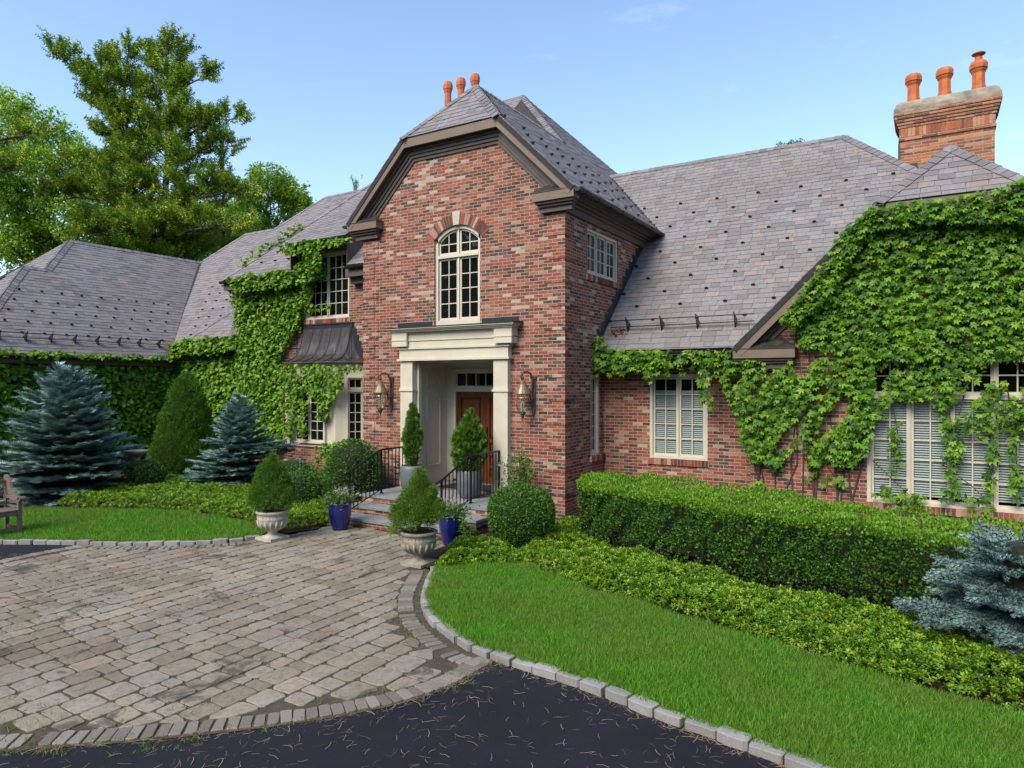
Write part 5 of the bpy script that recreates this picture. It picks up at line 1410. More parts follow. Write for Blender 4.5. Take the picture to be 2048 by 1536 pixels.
for k in range(5):
    a, b_ = pv_(690 + k * 6, 474), pv_(668 + k * 10, 506); s_.tube([a, (a + b_) / 2 + np.array([.05, -.05, 0]), b_], [.006, .005, .003], 4)
part(s_, 'stem', M['stem'], iv)
# dark ivy in the courtyard corner and on the left wing
iv2 = tag(empty('ivy', (-22.0, 13.8, 0)), 'dark green ivy covering the courtyard walls behind the left blue spruce', 'climbing plant')
pcw = lambda x, y: onY(x, y, YC - .05); px_ = lambda x, y: onX(x, y, XW + .05)
parts = [wall_leaves(patch([(345, 690), (380, 682), (470, 680), (492, 700), (492, 900), (345, 900)], pcw, 340, -.75, 3, 11), (0, -1, 0), IVY, (.10, .17), (.02, .20)),
         wall_leaves(patch([(-60, 722), (350, 734), (352, 900), (-60, 930)], px_, 300, -.75, 2.5, 12), (1, 0, 0), IVY, (.10, .18), (.02, .22)),
         wall_leaves(patch([(340, 690), (375, 676), (480, 672), (490, 695), (430, 706), (345, 712)], lambda x, y: onY(x, y, 13.82), 360), (0, -1, 0), IVY, (.10, .16), (-.05, .12), .6, .5)]
g0 = np.array([-22.1, 8.2, 3.62]); g1 = np.array([-22.1, 13.9, 3.62]); t_ = rng.uniform(0, 1, 460)[:, None]
parts.append(wall_leaves(g0 + (g1 - g0) * t_ + rng.normal(size=(460, 3)) * .05, (1, 0, .3), IVY, (.08, .14), (-.04, .08), .6, .3))
foliage('foliage', parts, M['ivy'], iv2)
s_ = MB()
for k in range(12):
    a = px_(rnd.uniform(20, 340), 900); b_ = a + np.array([0, rnd.uniform(-.5, .5), rnd.uniform(1.5, 2.6)]); s_.tube([a, (a + b_) / 2, b_], [.02, .014, .006], 5)
part(s_, 'stem', M['stem'], iv2)

# ------------------------------------------------------------ conifers, shrubs, hedge
def spruce(loc, H, R, label, m, seed, nb=11, dz=.12, twig=.13, z0=.05, extra=(), up=0.12, name='blue_spruce', cat='spruce', dens=1.0, pw_=.8, T=None, el=0.0):
    T = T or FLATT; t = tag(empty(name, loc), label, cat); r_ = np.random.default_rng(seed); P, Y, S = [], [], []; br = MB()
    def bough(o, az, L_, el0, el1):
        d0 = np.array([math.cos(az), math.sin(az), 0]); side = np.array([-math.sin(az), math.cos(az), 0]); n = max(3, int(L_ / (twig * .50) * dens)); pts = []
        for i in range(n + 1):
            s = i / n; el = el0 + (el1 - el0) * s; pts.append(o + d0 * L_ * s + UP * (L_ * (math.tan(el0) * s + (math.tan(el1) - math.tan(el0)) * s * s * .5)))
        br.tube([pts[0], pts[n // 2], pts[-1]], [.012 * L_ + .004, .007 * L_ + .003, .002], 4)
        for i in range(1, n + 1):
            s = i / n; p = pts[i]; dd = norm((pts[i] - pts[i - 1])[None])[0]
            if s > .35: P.append(p); Y.append(dd + r_.normal(size=3) * .15); S.append(twig * r_.uniform(.9, 1.3))
            if s < .22: continue
            wl = L_ * .42 * (1.05 - s) + twig * .8
            for sg in (-1, 1):
                k = max(1, int(wl / (twig * .62))); a = sg * r_.uniform(.75, 1.1); e = dd * math.cos(a) + side * math.sin(a) + UP * r_.uniform(-.06, .12); drop = r_.uniform(-.02, .05)
                for j in range(k):
                    q = p + e * (j * twig * .62) - UP * drop * j * .15
                    P.append(q); Y.append(e + r_.normal(size=3) * .22 + UP * .06); S.append(twig * r_.uniform(.85, 1.25))
                    if j > 0 and r_.random() < .7: P.append(q); Y.append(e * .6 + dd * .8 + r_.normal(size=3) * .2 + UP * .1); S.append(twig * r_.uniform(.7, 1.0))
    z = z0
    while z < H - .1:
        f_ = 1 - z / H; L0 = R * f_ ** pw_; n = max(4, int(nb * (f_ ** .5))); a0 = r_.uniform(0, 6.28)
        for k in range(n):
            az = a0 + 2 * math.pi * k / n + r_.normal() * .15; L_ = L0 * r_.uniform(.72, 1.12)
            bough(np.array([0, 0, z + r_.normal() * .03]), az, max(.08, L_), R_(-8 + el + 38 * (1 - f_)) + up * r_.uniform(-.5, .5), R_(4 + el + 38 * (1 - f_)))
        z += dz * (0.6 + .5 * f_) * r_.uniform(.85, 1.15)
    for (ox, oy, oz, az, L_) in extra: bough(np.array([ox, oy, oz]), az, L_, R_(4), R_(10))
    P.append(np.array([0, 0, H - .12])); Y.append(UP); S.append(twig * 1.2)
    P, Y, S = np.array(P), np.array(Y), np.array(S)
    cm = MB(); cm.lathe([(max(.01, R * (1 - zz / H) ** pw_ * .30), zz) for zz in np.linspace(z0, H * .9, 9)], (0, 0, 0), 11); o = cm.build('shade_core_twigs', M['core']); o.parent = t  # solid dark core painted as the shade between the boughs
    o = np_mesh('foliage', *scatter(T, frames(Y, np.tile(UP, (len(P), 1)) + .01), P, S), m); o.parent = t
    tr = MB(); tr.tube([(0, 0, -.05), (0, 0, H * .4), (0, 0, H * .8)], [.028 * H, .016 * H, .004], 8); o = tr.build('trunk', M['bark']); o.parent = t
    o = br.build('branches', M['stem']); o.parent = t
    return t

def on_ground(px, py, z=.04): return tuple(onZ(px, py, z))
spruce(on_ground(132, 990), 3.15, 1.78, 'big wide blue spruce in front of the ivy wall of the left wing', M['blue'], 1, nb=15, dz=.20, twig=.15, dens=1.15, pw_=.66)
spruce(on_ground(478, 975), 2.42, 1.32, 'smaller blue spruce with a long side bough, between green cone and urn', M['blue'], 2, nb=14, dz=.165, twig=.13, dens=1.15,
       extra=[(0, 0, .95, R_(r), l) for r, l in ((18, 1.45), (28, 1.5), (38, 1.45), (24, 1.35), (34, 1.3), (20, 1.5))] + [(0, 0, .80, R_(r), l) for r, l in ((20, 1.35), (30, 1.45), (36, 1.3))] + [(0, 0, 1.08, R_(r), 1.2) for r in (22, 30)])
spruce((.78, 8.35, .04), 1.30, 1.15, 'blue spruce in the right foreground against the long hedge', M['blue'], 3, nb=13, dz=.15, twig=.115, z0=.42, pw_=.5, dens=1.0, T=FAT, el=-17)

def rev_points(prof, n, r_, bump_=.0, bs=6.0, inner=.12, zexp=1.0):
    """points spread over a bumpy surface of revolution; returns positions and outward normals"""
    prof = np.array(prof); seg = np.diff(prof, axis=0); w = np.hypot(seg[:, 0], seg[:, 1]) * (prof[:-1, 0] + prof[1:, 0] + .05); k = r_.choice(len(seg), n, p=w / w.sum()); t = r_.random(n)
    rz_ = prof[k] + seg[k] * t[:, None]; a = r_.uniform(0, 2 * math.pi, n)
    nr = np.stack([seg[k][:, 1], -seg[k][:, 0]], 1); nr = norm(nr)
    N = np.stack([np.cos(a) * nr[:, 0], np.sin(a) * nr[:, 0], nr[:, 1]], 1); P = np.stack([np.cos(a) * rz_[:, 0], np.sin(a) * rz_[:, 0], rz_[:, 1]], 1)
    d = vnoise(P, bs, 5) * bump_ - r_.random(n) ** 2 * inner
    return P + N * d[:, None], N

def bush(loc, prof, n, label, cat, name, m, T=LEAF, size=(.03, .045), bump_=.03, bs=7, inner=.10, upw=.5, rand=.6, seed=0, flat_n=False, core=.86, trunk=None, group=None):
    t = tag(empty(name, loc), label, cat, group); r_ = np.random.default_rng(seed + 40); P, N = rev_points(prof, n, r_, bump_, bs, inner)
    Y = N + UP * upw + r_.normal(size=(n, 3)) * rand; ND = N * .6 + UP * .5 + r_.normal(size=(n, 3)) * .6
    o = np_mesh('foliage', *scatter(T, frames(Y, ND), P, r_.uniform(size[0], size[1], n)), m); o.parent = t
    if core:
        c_ = MB(); c_.lathe([(max(.005, r * core - .02), z * .97 + .01) for r, z in prof], (0, 0, 0), 14); o = c_.build('shade_core_twigs', M['core']); o.parent = t  # dark filling body, its colour stands in for shade behind the leaves
    if trunk: c_ = MB(); c_.tube([(0, 0, trunk[0]), (0, 0, trunk[1])], [trunk[2], trunk[2] * .5], 7); o = c_.build('trunk', M['bark']); o.parent = t
    return t
egg = lambda R, H, k=9, lowr=.75: [(R * lowr * .9, .0)] + [(R * math.sin(math.pi * (.5 + .5 * 1) * 0 + math.acos(max(-1, min(1, (i / k * 2 - 1) * .999)))), H * (i / k)) for i in range(1, k)] + [(0.01, H)]
# tall green cone in the courtyard
bush(on_ground(372, 950), [(.55, 0), (.95, .25), (.98, .6), (.80, 1.0), (.66, 1.5), (.55, 2.0), (.42, 2.45), (.25, 2.8), (.02, 3.02)], 16000, 'tall cone shaped green conifer between the two blue spruces', 'conifer', 'cone_conifer', M['greensp'], TWIG_S, (.08, .14), .13, 4.6, .14, .7, .5, 1, core=.76)
# clipped boxwood balls
bush(on_ground(1042, 1092), egg(.565, 1.06), 15000, 'round clipped boxwood ball in front of the brick corner', 'boxwood', 'boxwood_ball', M['box'], LEAF, (.028, .045), .03, 6, .07, .5, .7, 2)
bush(on_ground(602, 1018), egg(.41, .86), 6000, 'small boxwood mound behind the left stone urn', 'boxwood', 'boxwood_ball', M['box'], LEAF, (.03, .045), .04, 6, .07, .5, .7, 3)
bush((-11.05, 11.25, .04), egg(.62, 1.50, 9, .7), 9000, 'tall dark bushy shrub beside the left stair railing', 'shrub', 'shrub', M['hedge'], LEAF, (.035, .06), .10, 4, .16, .4, .8, 4)
bush((-12.1, 11.9, .04), egg(.55, .95, 9, .7), 4500, 'low dark shrub under the bay window', 'shrub', 'shrub', M['hedge'], LEAF, (.035, .06), .10, 4, .16, .4, .8, 14)
bush((-13.3, 11.5, .04), egg(.55, .90, 9, .7), 4500, 'dark shrub behind the side bough of the smaller blue spruce', 'shrub', 'shrub', M['box'], LEAF, (.035, .06), .10, 4, .16, .4, .8, 15)
# loose upright shrub by the wall
t = tag(empty('shrub', (-6.98, 11.62, .04)), 'loose airy shrub under the right lantern', 'shrub'); P, Y = [], []; sb = MB()
for k in range(26):
    a = rnd.uniform(0, 6.28); r = rnd.uniform(.12, .46); h = rnd.uniform(.8, 1.5); p1 = np.array([math.cos(a) * r, math.sin(a) * r * .6 - .06, h]); pm_ = np.array([p1[0] * .35, p1[1] * .35, h * .5])
    sb.tube([(0, 0, 0), pm_, p1], [.010, .006, .002], 4)
    for j in range(46):
        s = rnd.uniform(.35, 1.0); q = pm_ + (p1 - pm_) * (s - .35) / .65; P.append(q + rng.normal(size=3) * .045); Y.append(norm((p1 - pm_)[None])[0] + rng.normal(size=3) * .8)
o = np_mesh('foliage', *scatter(LEAF, frames(np.array(Y), rng.normal(size=(len(P), 3)) + UP), np.array(P), rng.uniform(.04, .07, len(P))), M['box']); o.parent = t
o = sb.build('stem', M['stem']); o.parent = t

# long clipped hedge
HF = curve([(-5.08, 10.40), (-3.9, 9.95), (-2.73, 9.50), (-1.7, 9.15), (-.8, 8.92), (.3, 8.75), (2.2, 8.6), (4.5, 8.5)], 6)
HBk = curve([(-5.42, 11.72), (-4.4, 11.70), (-3.25, 11.66), (-1.73, 10.95), (-.82, 10.55), (.4, 10.45), (2.4, 10.3), (4.5, 10.1)], 6)
hd = tag(empty('hedge', (-2.5, 10.0, 0)), 'long clipped green hedge below the right windows', 'hedge')
HT = 1.10
def hedge_pts():
    P, N = [], []
    f, b_ = np.array(HF), np.array(HBk)
    def lerp_line(L_, s): i = np.clip((s * (len(L_) - 1)).astype(int), 0, len(L_) - 2); t = s * (len(L_) - 1) - i; return L_[i] + (L_[i + 1] - L_[i]) * t[:, None], L_[i + 1] - L_[i]
    n = 34000; s = rng.random(n) ** 1.25; p, d = lerp_line(f, s); z = rng.random(n) * (HT - .02) + .02; nn = norm(np.stack([d[:, 1], -d[:, 0]], 1))
    P.append(np.column_stack([p, z])); N.append(np.column_stack([nn, np.zeros(n)]))
    n = 34000; s = rng.random(n) ** 1.25; p, _ = lerp_line(f, s); q, _ = lerp_line(b_, s); t = rng.random(n)[:, None]; pp = p + (q - p) * t
    P.append(np.column_stack([pp, np.full(n, HT)])); N.append(np.tile(UP, (n, 1)))
    n = 7000; t = rng.random(n)[:, None]; pp = f[0] + (b_[0] - f[0]) * t; z = rng.random(n) * HT; d = b_[0] - f[0]; nn = norm(np.array([[-d[1], d[0]]]))[0]
    P.append(np.column_stack([pp, z])); N.append(np.tile([nn[0], nn[1], 0], (n, 1)))
    return np.concatenate(P), np.concatenate(N)
P, N = hedge_pts(); n = len(P)
P = P + N * (vnoise(P, 2.6, 2) * .08 + vnoise(P, 8, 3) * .045 - rng.random(n) ** 2 * .10)[:, None]
P[:, 2] += vnoise(P[:, :2], 1.1, 8) * .05 + vnoise(P[:, :2], 4.3, 6) * .025 * (P[:, 2] > .7)
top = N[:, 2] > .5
bp_ = onZ(1463, 1098, .4); hole = (~top) & (vnoise(P, 6.5, 12) < -.25); P[hole] -= N[hole] * rng.uniform(.06, .17, hole.sum())[:, None]; bare = (~top) & (P[:, 2] < .38 + .2 * vnoise(P, 1.3, 5)) & (rng.random(n) < .55)
bare |= (~top) & (np.hypot(P[:, 0] - bp_[0], P[:, 1] - bp_[1]) < .34) & (P[:, 2] < .74) & (rng.random(n) < .80)
P, N, n, top = P[~bare], N[~bare], (~bare).sum(), top[~bare]
Y = N * .8 + UP * .7 + rng.normal(size=(n, 3)) * .65
new = top | (P[:, 2] > HT - .10 + .05 * vnoise(P, 4, 1)); S_, FR_ = rng.uniform(.032, .052, n), frames(Y, N * .6 + UP * .4 + rng.normal(size=(n, 3)) * .6)  # mask of top and upper rim leaves that take the painted sunlit colour
for k_, nm, mm in ((~new, 'foliage', 'hedge'), (new, 'lit_top_foliage', 'hedge_lit')): child(np_mesh(nm, *scatter(LEAF, FR_[k_], P[k_], S_[k_]), M[mm]), hd)  # sides keep the darker green, the top gets its light by colour
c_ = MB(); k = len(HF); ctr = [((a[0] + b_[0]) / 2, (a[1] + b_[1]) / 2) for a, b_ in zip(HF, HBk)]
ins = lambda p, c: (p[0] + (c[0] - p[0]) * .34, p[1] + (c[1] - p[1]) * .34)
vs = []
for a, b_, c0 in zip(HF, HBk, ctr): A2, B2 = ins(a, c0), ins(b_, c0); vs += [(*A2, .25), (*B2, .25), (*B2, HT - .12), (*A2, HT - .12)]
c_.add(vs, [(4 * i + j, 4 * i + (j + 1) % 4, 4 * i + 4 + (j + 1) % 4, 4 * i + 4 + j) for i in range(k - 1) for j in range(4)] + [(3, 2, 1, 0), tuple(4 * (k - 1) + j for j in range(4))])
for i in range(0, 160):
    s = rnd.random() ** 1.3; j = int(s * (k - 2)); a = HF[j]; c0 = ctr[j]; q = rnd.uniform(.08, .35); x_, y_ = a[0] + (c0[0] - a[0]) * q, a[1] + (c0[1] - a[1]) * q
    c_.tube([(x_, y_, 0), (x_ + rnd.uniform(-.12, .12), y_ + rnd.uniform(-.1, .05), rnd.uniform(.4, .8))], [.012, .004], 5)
child(c_.build('shade_core_twigs', M['core']), hd)  # dark block painted as the hedge's inner shade, plus thin real twigs
c_ = MB()
for i in range(26):
    x_, y_ = bp_[0] + rnd.uniform(-.3, .3), bp_[1] + .10 + rnd.uniform(-.05, .12); c_.tube([(x_, y_, 0), (x_ + rnd.uniform(-.08, .08), y_ - .05, .4), (x_ + rnd.uniform(-.22, .22), y_ - rnd.uniform(.02, .12), rnd.uniform(.6, .85))], [.013, .009, .003], 5)
child(c_.build('bare_stem', M['twig']), hd)

# ------------------------------------------------------------ ground cover, grass, needles, weeds (nobody could count these)
def cover(poly, dens, h, label, holes=(), size=(.032, .060)):
    n = int(area(poly) * dens); q = sample_poly(poly, n)
    for hx, hy, hr in holes: q = q[(q[:, 0] - hx) ** 2 + (q[:, 1] - hy) ** 2 > hr * hr]
    n = len(q); P = np.column_stack([q, np.zeros(n)]); dE = np.minimum(1, seg_dist(q, list(poly) + [poly[0]]) / .22)
    P[:, 2] = .05 + (h * (.70 + .30 * vnoise(q, 2.2, 4)) + .05 * vnoise(q, 7, 6)) * (.25 + .75 * dE) * (1 - .6 * rng.random(n) ** 1.6)
    Y = UP + rng.normal(size=(n, 3)) * .32
    o = np_mesh('ground_cover', *scatter(ROSY, frames(Y, rng.normal(size=(n, 3))), P, rng.uniform(size[0], size[1], n)), M['cover'])
    return tag(o, label, 'ground cover', None, 'stuff')
CV_R = [(-5.45, 8.78), (-5.15, 9.0), (-4.75, 8.66), (-3.7, 8.24), (-2.26, 7.84), (-1.14, 7.46), (-.24, 7.19), (.6, 7.04), (3.5, 6.9), (3.5, 8.6), (.3, 8.8), (-.8, 9.0), (-1.7, 9.25), (-2.73, 9.6), (-3.9, 10.05), (-5.0, 10.45), (-5.5, 11.8), (-6.1, 12.0), (-6.15, 10.4), (-5.7, 9.6)]
CV_C = [(-6.28, 8.06), (-6.05, 8.10), (-5.6, 8.62), (-5.2, 9.05), (-5.7, 9.45), (-6.3, 9.6), (-6.85, 9.2), (-6.6, 8.75)]
CV_L = [(-10.3, 8.15), (-10.4, 8.42), (-11.4, 8.80), (-12.3, 8.88), (-13.8, 8.78), (-15.4, 8.1), (-16.6, 7.6), (-18.4, 9.5), (-18.0, 12.5), (-14.0, 12.6), (-11.5, 10.8), (-10.1, 10.6), (-9.98, 9.4)]
cover(CV_R, 1150, .30, 'yellow green ground cover bed in front of the long hedge')
cover(CV_C, 1150, .26, 'ground cover clump spilling beside the right urn')
cover(CV_L, 700, .30, 'yellow green ground cover bed behind the left lawn')

def grass(name, poly, n, label, hh=(.045, .085), avoid=None):
    q = sample_poly(poly, n); 
    if avoid is not None: q = q[avoid(q)]
    n = len(q); P = np.column_stack([q, np.full(n, .052)]); d = UP + rng.normal(size=(n, 3)) * np.array([.42, .42, .1]); S = rng.uniform(hh[0], hh[1], n) * (1 + .35 * vnoise(q, 1.6, 3) + .2 * vnoise(q, 5, 9))
    T = A_([(-.045, 0, 0), (.045, 0, 0), (.03, .55, .05), (-.03, .55, .05), (0, 1, .22)], [(0, 1, 2), (0, 2, 3), (3, 2, 4)])
    o = np_mesh(name, *scatter(T, frames(d, rng.normal(size=(n, 3)) * np.array([1, 1, .1])), P, S), M['grass'])
    return tag(o, label, 'grass', None, 'stuff')
near = [(x, y) for x, y in KERB_R[2:] if x < 2.2] + [(2.2, 6.9), (0.6, 7.0), (-.24, 7.15), (-1.14, 7.42), (-2.26, 7.8), (-3.7, 8.2), (-4.75, 8.62), (-5.2, 9.05), (-5.5, 8.75), (-5.95, 8.3)]
grass('grass', near, 190000, 'short green grass of the curved lawn on the right')
farl = [p for p in KERB_L if p[0] > -16.6] + [(-10.35, 8.3), (-11.4, 8.72), (-12.3, 8.80), (-13.8, 8.68), (-15.5, 7.95), (-16.9, 7.15), (-17.5, 5)]
grass('grass', farl, 70000, 'green grass of the lawn behind the left kerb', (.05, .10))

# straw coloured blades where the lawns are thin and along the kerbs
qk = np.concatenate([np.array([p for p, u in along(KERB_R, .004)]), np.array([p for p, u in along(KERB_L, .006)])]); qk = qk + rng.normal(size=qk.shape) * .10
qk = np.concatenate([qk[vnoise(qk, 1.7, 4) > .05], sample_poly(near, 9000)]); keep = (in_poly(qk, LAWN_R) & (seg_dist(qk, KERB_R) > .07)) | (in_poly(qk, LAWN_L) & (seg_dist(qk, KERB_L) > .07)); qk = qk[keep]
n = len(qk); T = A_([(-.05, 0, 0), (.05, 0, 0), (0, 1, .3)], [(0, 1, 2)])
o = np_mesh('dry_grass', *scatter(T, frames(UP * .6 + rng.normal(size=(n, 3)) * .7, rng.normal(size=(n, 3))), np.column_stack([qk, np.full(n, .055)]), rng.uniform(.03, .075, n)), M['straw']); tag(o, 'straw coloured dry grass along the kerb stones', 'grass', None, 'stuff')
def needles(n, pts, z, name, label, T, size, m, flatness=.06):
    d = rng.normal(size=(n, 3)); d[:, 2] = np.abs(d[:, 2]) * flatness; P = np.column_stack([pts, np.full(n, z) + rng.random(n) * .004])
    o = np_mesh(name, *scatter(T, frames(d, np.tile(UP, (n, 1)) + rng.normal(size=(n, 3)) * .25), P, rng.uniform(size[0], size[1], n)), m)
    return tag(o, label, 'debris', None, 'stuff')
NE = A_([(-.012, -.5, 0), (.012, -.5, 0), (.075, 0, .02), (.10, 0, .02), (-.01, .5, 0), (.012, .5, 0)], [(0, 1, 3), (0, 3, 2), (2, 3, 5), (2, 5, 4)])
ASPH = [(-3.70, 5.66)] + [tuple(p) for p in KERB_R[kr_end:] if p[0] < 1.5] + [(1.5, 4.2), (-2, .5), (-9, .5), (-9.0, 1.5)] + [tuple(p) for p in reversed(EDGE) if p[0] > -9]
q = sample_poly(ASPH, 3000); keep = rng.random(len(q)) < .75 + .5 * vnoise(q, 1.5, 2); q = q[keep]
e1 = np.array([p for p, u in along(EDGE, .012)]); e1 = e1[e1[:, 0] > -10]; e1 = e1 + rng.normal(size=e1.shape) * .035
e2 = np.array([p for p, u in along(KERB_R[kr_end:], .014)]) + np.array([-.02, -.09]); e2 = e2[e2[:, 0] < 1.5] + rng.normal(size=(int((e2[:, 0] < 1.5).sum()), 2)) * .03
q = np.concatenate([q, e1, e2]); needles(len(q), q, .004, 'pine_needles', 'tan fallen pine needles scattered over the asphalt', NE, (.045, .11), M['dead'])
# brown debris and little weeds in the paving joints
q = sample_poly(PAVE, 42000); q = q[(vnoise(q, 1.4, 7) > .22) | (rng.random(len(q)) < .22)]; needles(len(q), q, .017, 'pine_needles', 'brown debris lying in the joints of the paving', NE, (.02, .055), M['dead'], .1)
qe = np.array([p for p, u in along(EDGE[:-6], .03)]); qe = qe + rng.normal(size=qe.shape) * .10; qk = np.array([p for p, u in along(KERB_R, .05)]) + rng.normal(size=(len(along(KERB_R, .05)), 2)) * .05
q = sample_poly(PAVE, 2600); q = q[vnoise(q, 1.1, 13) > .28]; q = np.concatenate([q, qe[vnoise(qe, 2.1, 3) > -.05], qk[vnoise(qk, 3, 3) > .2]])
q = np.repeat(q, 7, axis=0) + rng.normal(size=(len(q) * 7, 2)) * .02; n = len(q)
T = A_([(-.06, 0, 0), (.06, 0, 0), (0, 1, .25)], [(0, 1, 2)])
o = np_mesh('weeds', *scatter(T, frames(UP * .8 + rng.normal(size=(n, 3)) * .6, rng.normal(size=(n, 3))), np.column_stack([q, np.full(n, .012)]), rng.uniform(.02, .06, n)), M['weed']); tag(o, 'small green weeds growing in the paving joints', 'weeds', None, 'stuff')

# ------------------------------------------------------------ pots and their plants
def pot(name, loc, prof, m, label, cat, group, soil_r, soil_z, n=32):
    t = tag(empty(name, loc), label, cat, group); a = MB(); a.lathe(prof, (0, 0, 0), n); o = a.build('body', m, None, True); o.parent = t
    a = MB(); a.lathe([(.005, soil_z - .02), (soil_r, soil_z - .02), (soil_r, soil_z), (.005, soil_z + .02)], (0, 0, 0), 16); o = a.build('soil', M['soil']); o.parent = t
    return t
gp = [(.15, 0), (.19, .02), (.235, .12), (.262, .26), (.27, .38), (.262, .50), (.245, .565), (.235, .575), (.222, .565), (.222, .48)]
pot('gray_planter', (-9.50, 11.40, PF), gp, M['graypot'], 'gray rounded planter at the left railing holding the thin conifer', 'planter', 'gray planters on the porch', .225, .535)
pot('gray_planter', (-8.02, 11.42, PF), gp, M['graypot'], 'gray rounded planter behind the right railing holding the full conifer', 'planter', 'gray planters on the porch', .225, .535)
bush((-9.50, 11.40, PF + .52), [(.05, .05), (.12, .15), (.16, .40), (.165, .65), (.13, .95), (.07, 1.2), (.01, 1.36)], 2600, 'thin dark potted conifer left of the door', 'conifer', 'potted_conifer', M['arbor'], SPRAY, (.055, .105), .06, 8, .10, 1.1, .55, 5, core=.5, trunk=(0, .9, .015))
bush((-8.02, 11.42, PF + .50), [(.06, .0), (.24, .12), (.31, .38), (.30, .60), (.22, .88), (.10, 1.12), (.015, 1.26)], 3600, 'full egg shaped potted conifer before the wooden door', 'conifer', 'potted_conifer', M['arbor'], SPRAY, (.06, .115), .07, 8, .10, .8, .55, 6, core=.62, trunk=(0, .9, .015))
def urn(loc, m, label):
    prof = [(.19, .045), (.165, .06), (.10, .085), (.075, .12), (.085, .15), (.13, .175), (.20, .23), (.245, .30), (.26, .37), (.262, .405), (.25, .415), (.25, .445), (.265, .46), (.285, .475), (.29, .50), (.275, .515), (.25, .515), (.24, .47)]
    t = pot('stone_urn', loc, prof, m, label, 'urn', 'stone urns at the end of the paving', .245, .485)
    a = MB(); a.box(-.205, .205, -.205, .205, 0, .05); o = a.build('plinth', m); o.parent = t
    a = MB()
    for k in range(16):                                   # gadroon lobes round the bowl
        an = 2 * math.pi * k / 16; c0, s0 = math.cos(an), math.sin(an)
        pts = [(r * c0, r * s0, z) for r, z in ((.15, .185), (.205, .225), (.246, .29), (.258, .345))]
        a.tube(pts, [.008, .021, .025, .012], 7)
    o = a.build('lobe_band', m, None, True); o.parent = t
    a = MB()
    for k in range(28):
        an = 2 * math.pi * k / 28; a.tube([(.25 * math.cos(an), .25 * math.sin(an), .385), (.257 * math.cos(an), .257 * math.sin(an), .43)], [.012, .008], 5)
    o = a.build('bead_band', m); o.parent = t
    return t
UL, UR = on_ground(545, 1078, .02), on_ground(838, 1128, .02)
urn(UL, M['urnstone_pale'], 'pale stone urn at the left kerb holding a neat cone of spruce')
urn(UR, M['urnstone'], 'mossy stone urn at the right kerb holding a loose spreading spruce')
bush((UL[0], UL[1], .50), [(.10, .12), (.36, .16), (.37, .26), (.31, .45), (.21, .68), (.11, .88), (.01, 1.02)], 6000, 'neat cone of dwarf spruce in the pale urn', 'dwarf spruce', 'dwarf_spruce', M['greensp'], TWIG_S, (.05, .085), .07, 7, .14, .7, .5, 8, core=None, trunk=(-.03, .85, .03))
bush((UR[0], UR[1], .50), [(.08, .24), (.28, .20), (.38, .25), (.39, .33), (.32, .48), (.22, .66), (.11, .82), (.01, .95)], 6500, 'loose spreading dwarf spruce in the mossy urn', 'dwarf spruce', 'dwarf_spruce', M['dwarf'], TWIG_S, (.05, .09), .11, 5.5, .17, .6, .6, 9, core=None, trunk=(-.03, .8, .03))
tr = MB()
for k in range(7):
    a = rnd.uniform(0, 6.28); tr.tube([(UR[0], UR[1], .62 + .04 * k), (UR[0] + math.cos(a) * .3, UR[1] + math.sin(a) * .3, .74 + .05 * k)], [.012, .004], 5)
P = []; Y = []
for bx_, by_, bz_ in ((-.26, -.16, .05), (-.30, -.18, .0), (-.24, -.20, .03)):
    for k in range(60): P.append(np.array([UR[0] + bx_, UR[1] + by_, .55 + bz_]) + rng.normal(size=3) * .055); Y.append(np.array([bx_, by_, .1]) * 2 + rng.normal(size=3) * .5)
lb = np_mesh('low_bough', *scatter(TWIG_S, frames(np.array(Y), np.tile(UP, (len(P), 1))), np.array(P), rng.uniform(.05, .08, len(P))), M['dwarf'])
ds = [o for o in D.objects if o.type == 'EMPTY' and o.get('label', '').startswith('loose spreading')][0]; child(lb, ds); child(tr.build('branches', M['stem']), ds)
def blue_pot(loc, label, label2, seed):
    prof = [(.135, 0)]; N_ = 26
    for i in range(N_ + 1):
        s = i / N_; r = .145 + .075 * math.sin(s * 1.75) ; prof.append((r + .005 * math.cos(i * math.pi), .01 + s * .47))
    prof += [(.235, .49), (.232, .505), (.215, .505), (.20, .45)]
    t = pot('blue_pot', loc, prof, M['bluepot'], label, 'pot', 'blue glazed pots at the foot of the steps', .20, .47)
    f = tag(empty('flowering_plant', (loc[0], loc[1], loc[2] + .47)), label2, 'flowering plant', 'flowers in the blue pots'); r_ = np.random.default_rng(seed)
    n = 520; P = r_.normal(size=(n, 3)) * np.array([.13, .13, .07]) + np.array([0, 0, .10]); o = np_mesh('foliage', *scatter(LEAF, frames(P * 2 + UP * .2 + r_.normal(size=(n, 3)) * .4, UP + r_.normal(size=(n, 3)) * .5), P, r_.uniform(.05, .085, n)), M['silver']); o.parent = f
    n = 9; ctr_ = r_.normal(size=(n, 3)) * np.array([.12, .12, .04]) + np.array([0, 0, .24]); P = np.repeat(ctr_, 22, 0) + r_.normal(size=(n * 22, 3)) * np.array([.016, .016, .038])
    o = np_mesh('flowers', *scatter(LEAF, frames(r_.normal(size=(len(P), 3)), r_.normal(size=(len(P), 3))), P, np.full(len(P), .022)), M['petal']); o.parent = f
    sm_ = MB()
    for c0 in ctr_: sm_.tube([(c0[0] * .5, c0[1] * .5, 0), tuple(c0)], [.004, .003], 4)
    o = sm_.build('stem', M['weed']); o.parent = f
    n = 26; P = r_.normal(size=(n, 3)) * np.array([.14, .14, .0]) + np.array([0, 0, .08]); o = np_mesh('tendrils', *scatter(A_([(-.01, 0, 0), (.01, 0, 0), (0, 1, .1)], [(0, 1, 2)]), frames(P + UP * .6, r_.normal(size=(n, 3))), P, r_.uniform(.2, .32, n)), M['silver']); o.parent = f
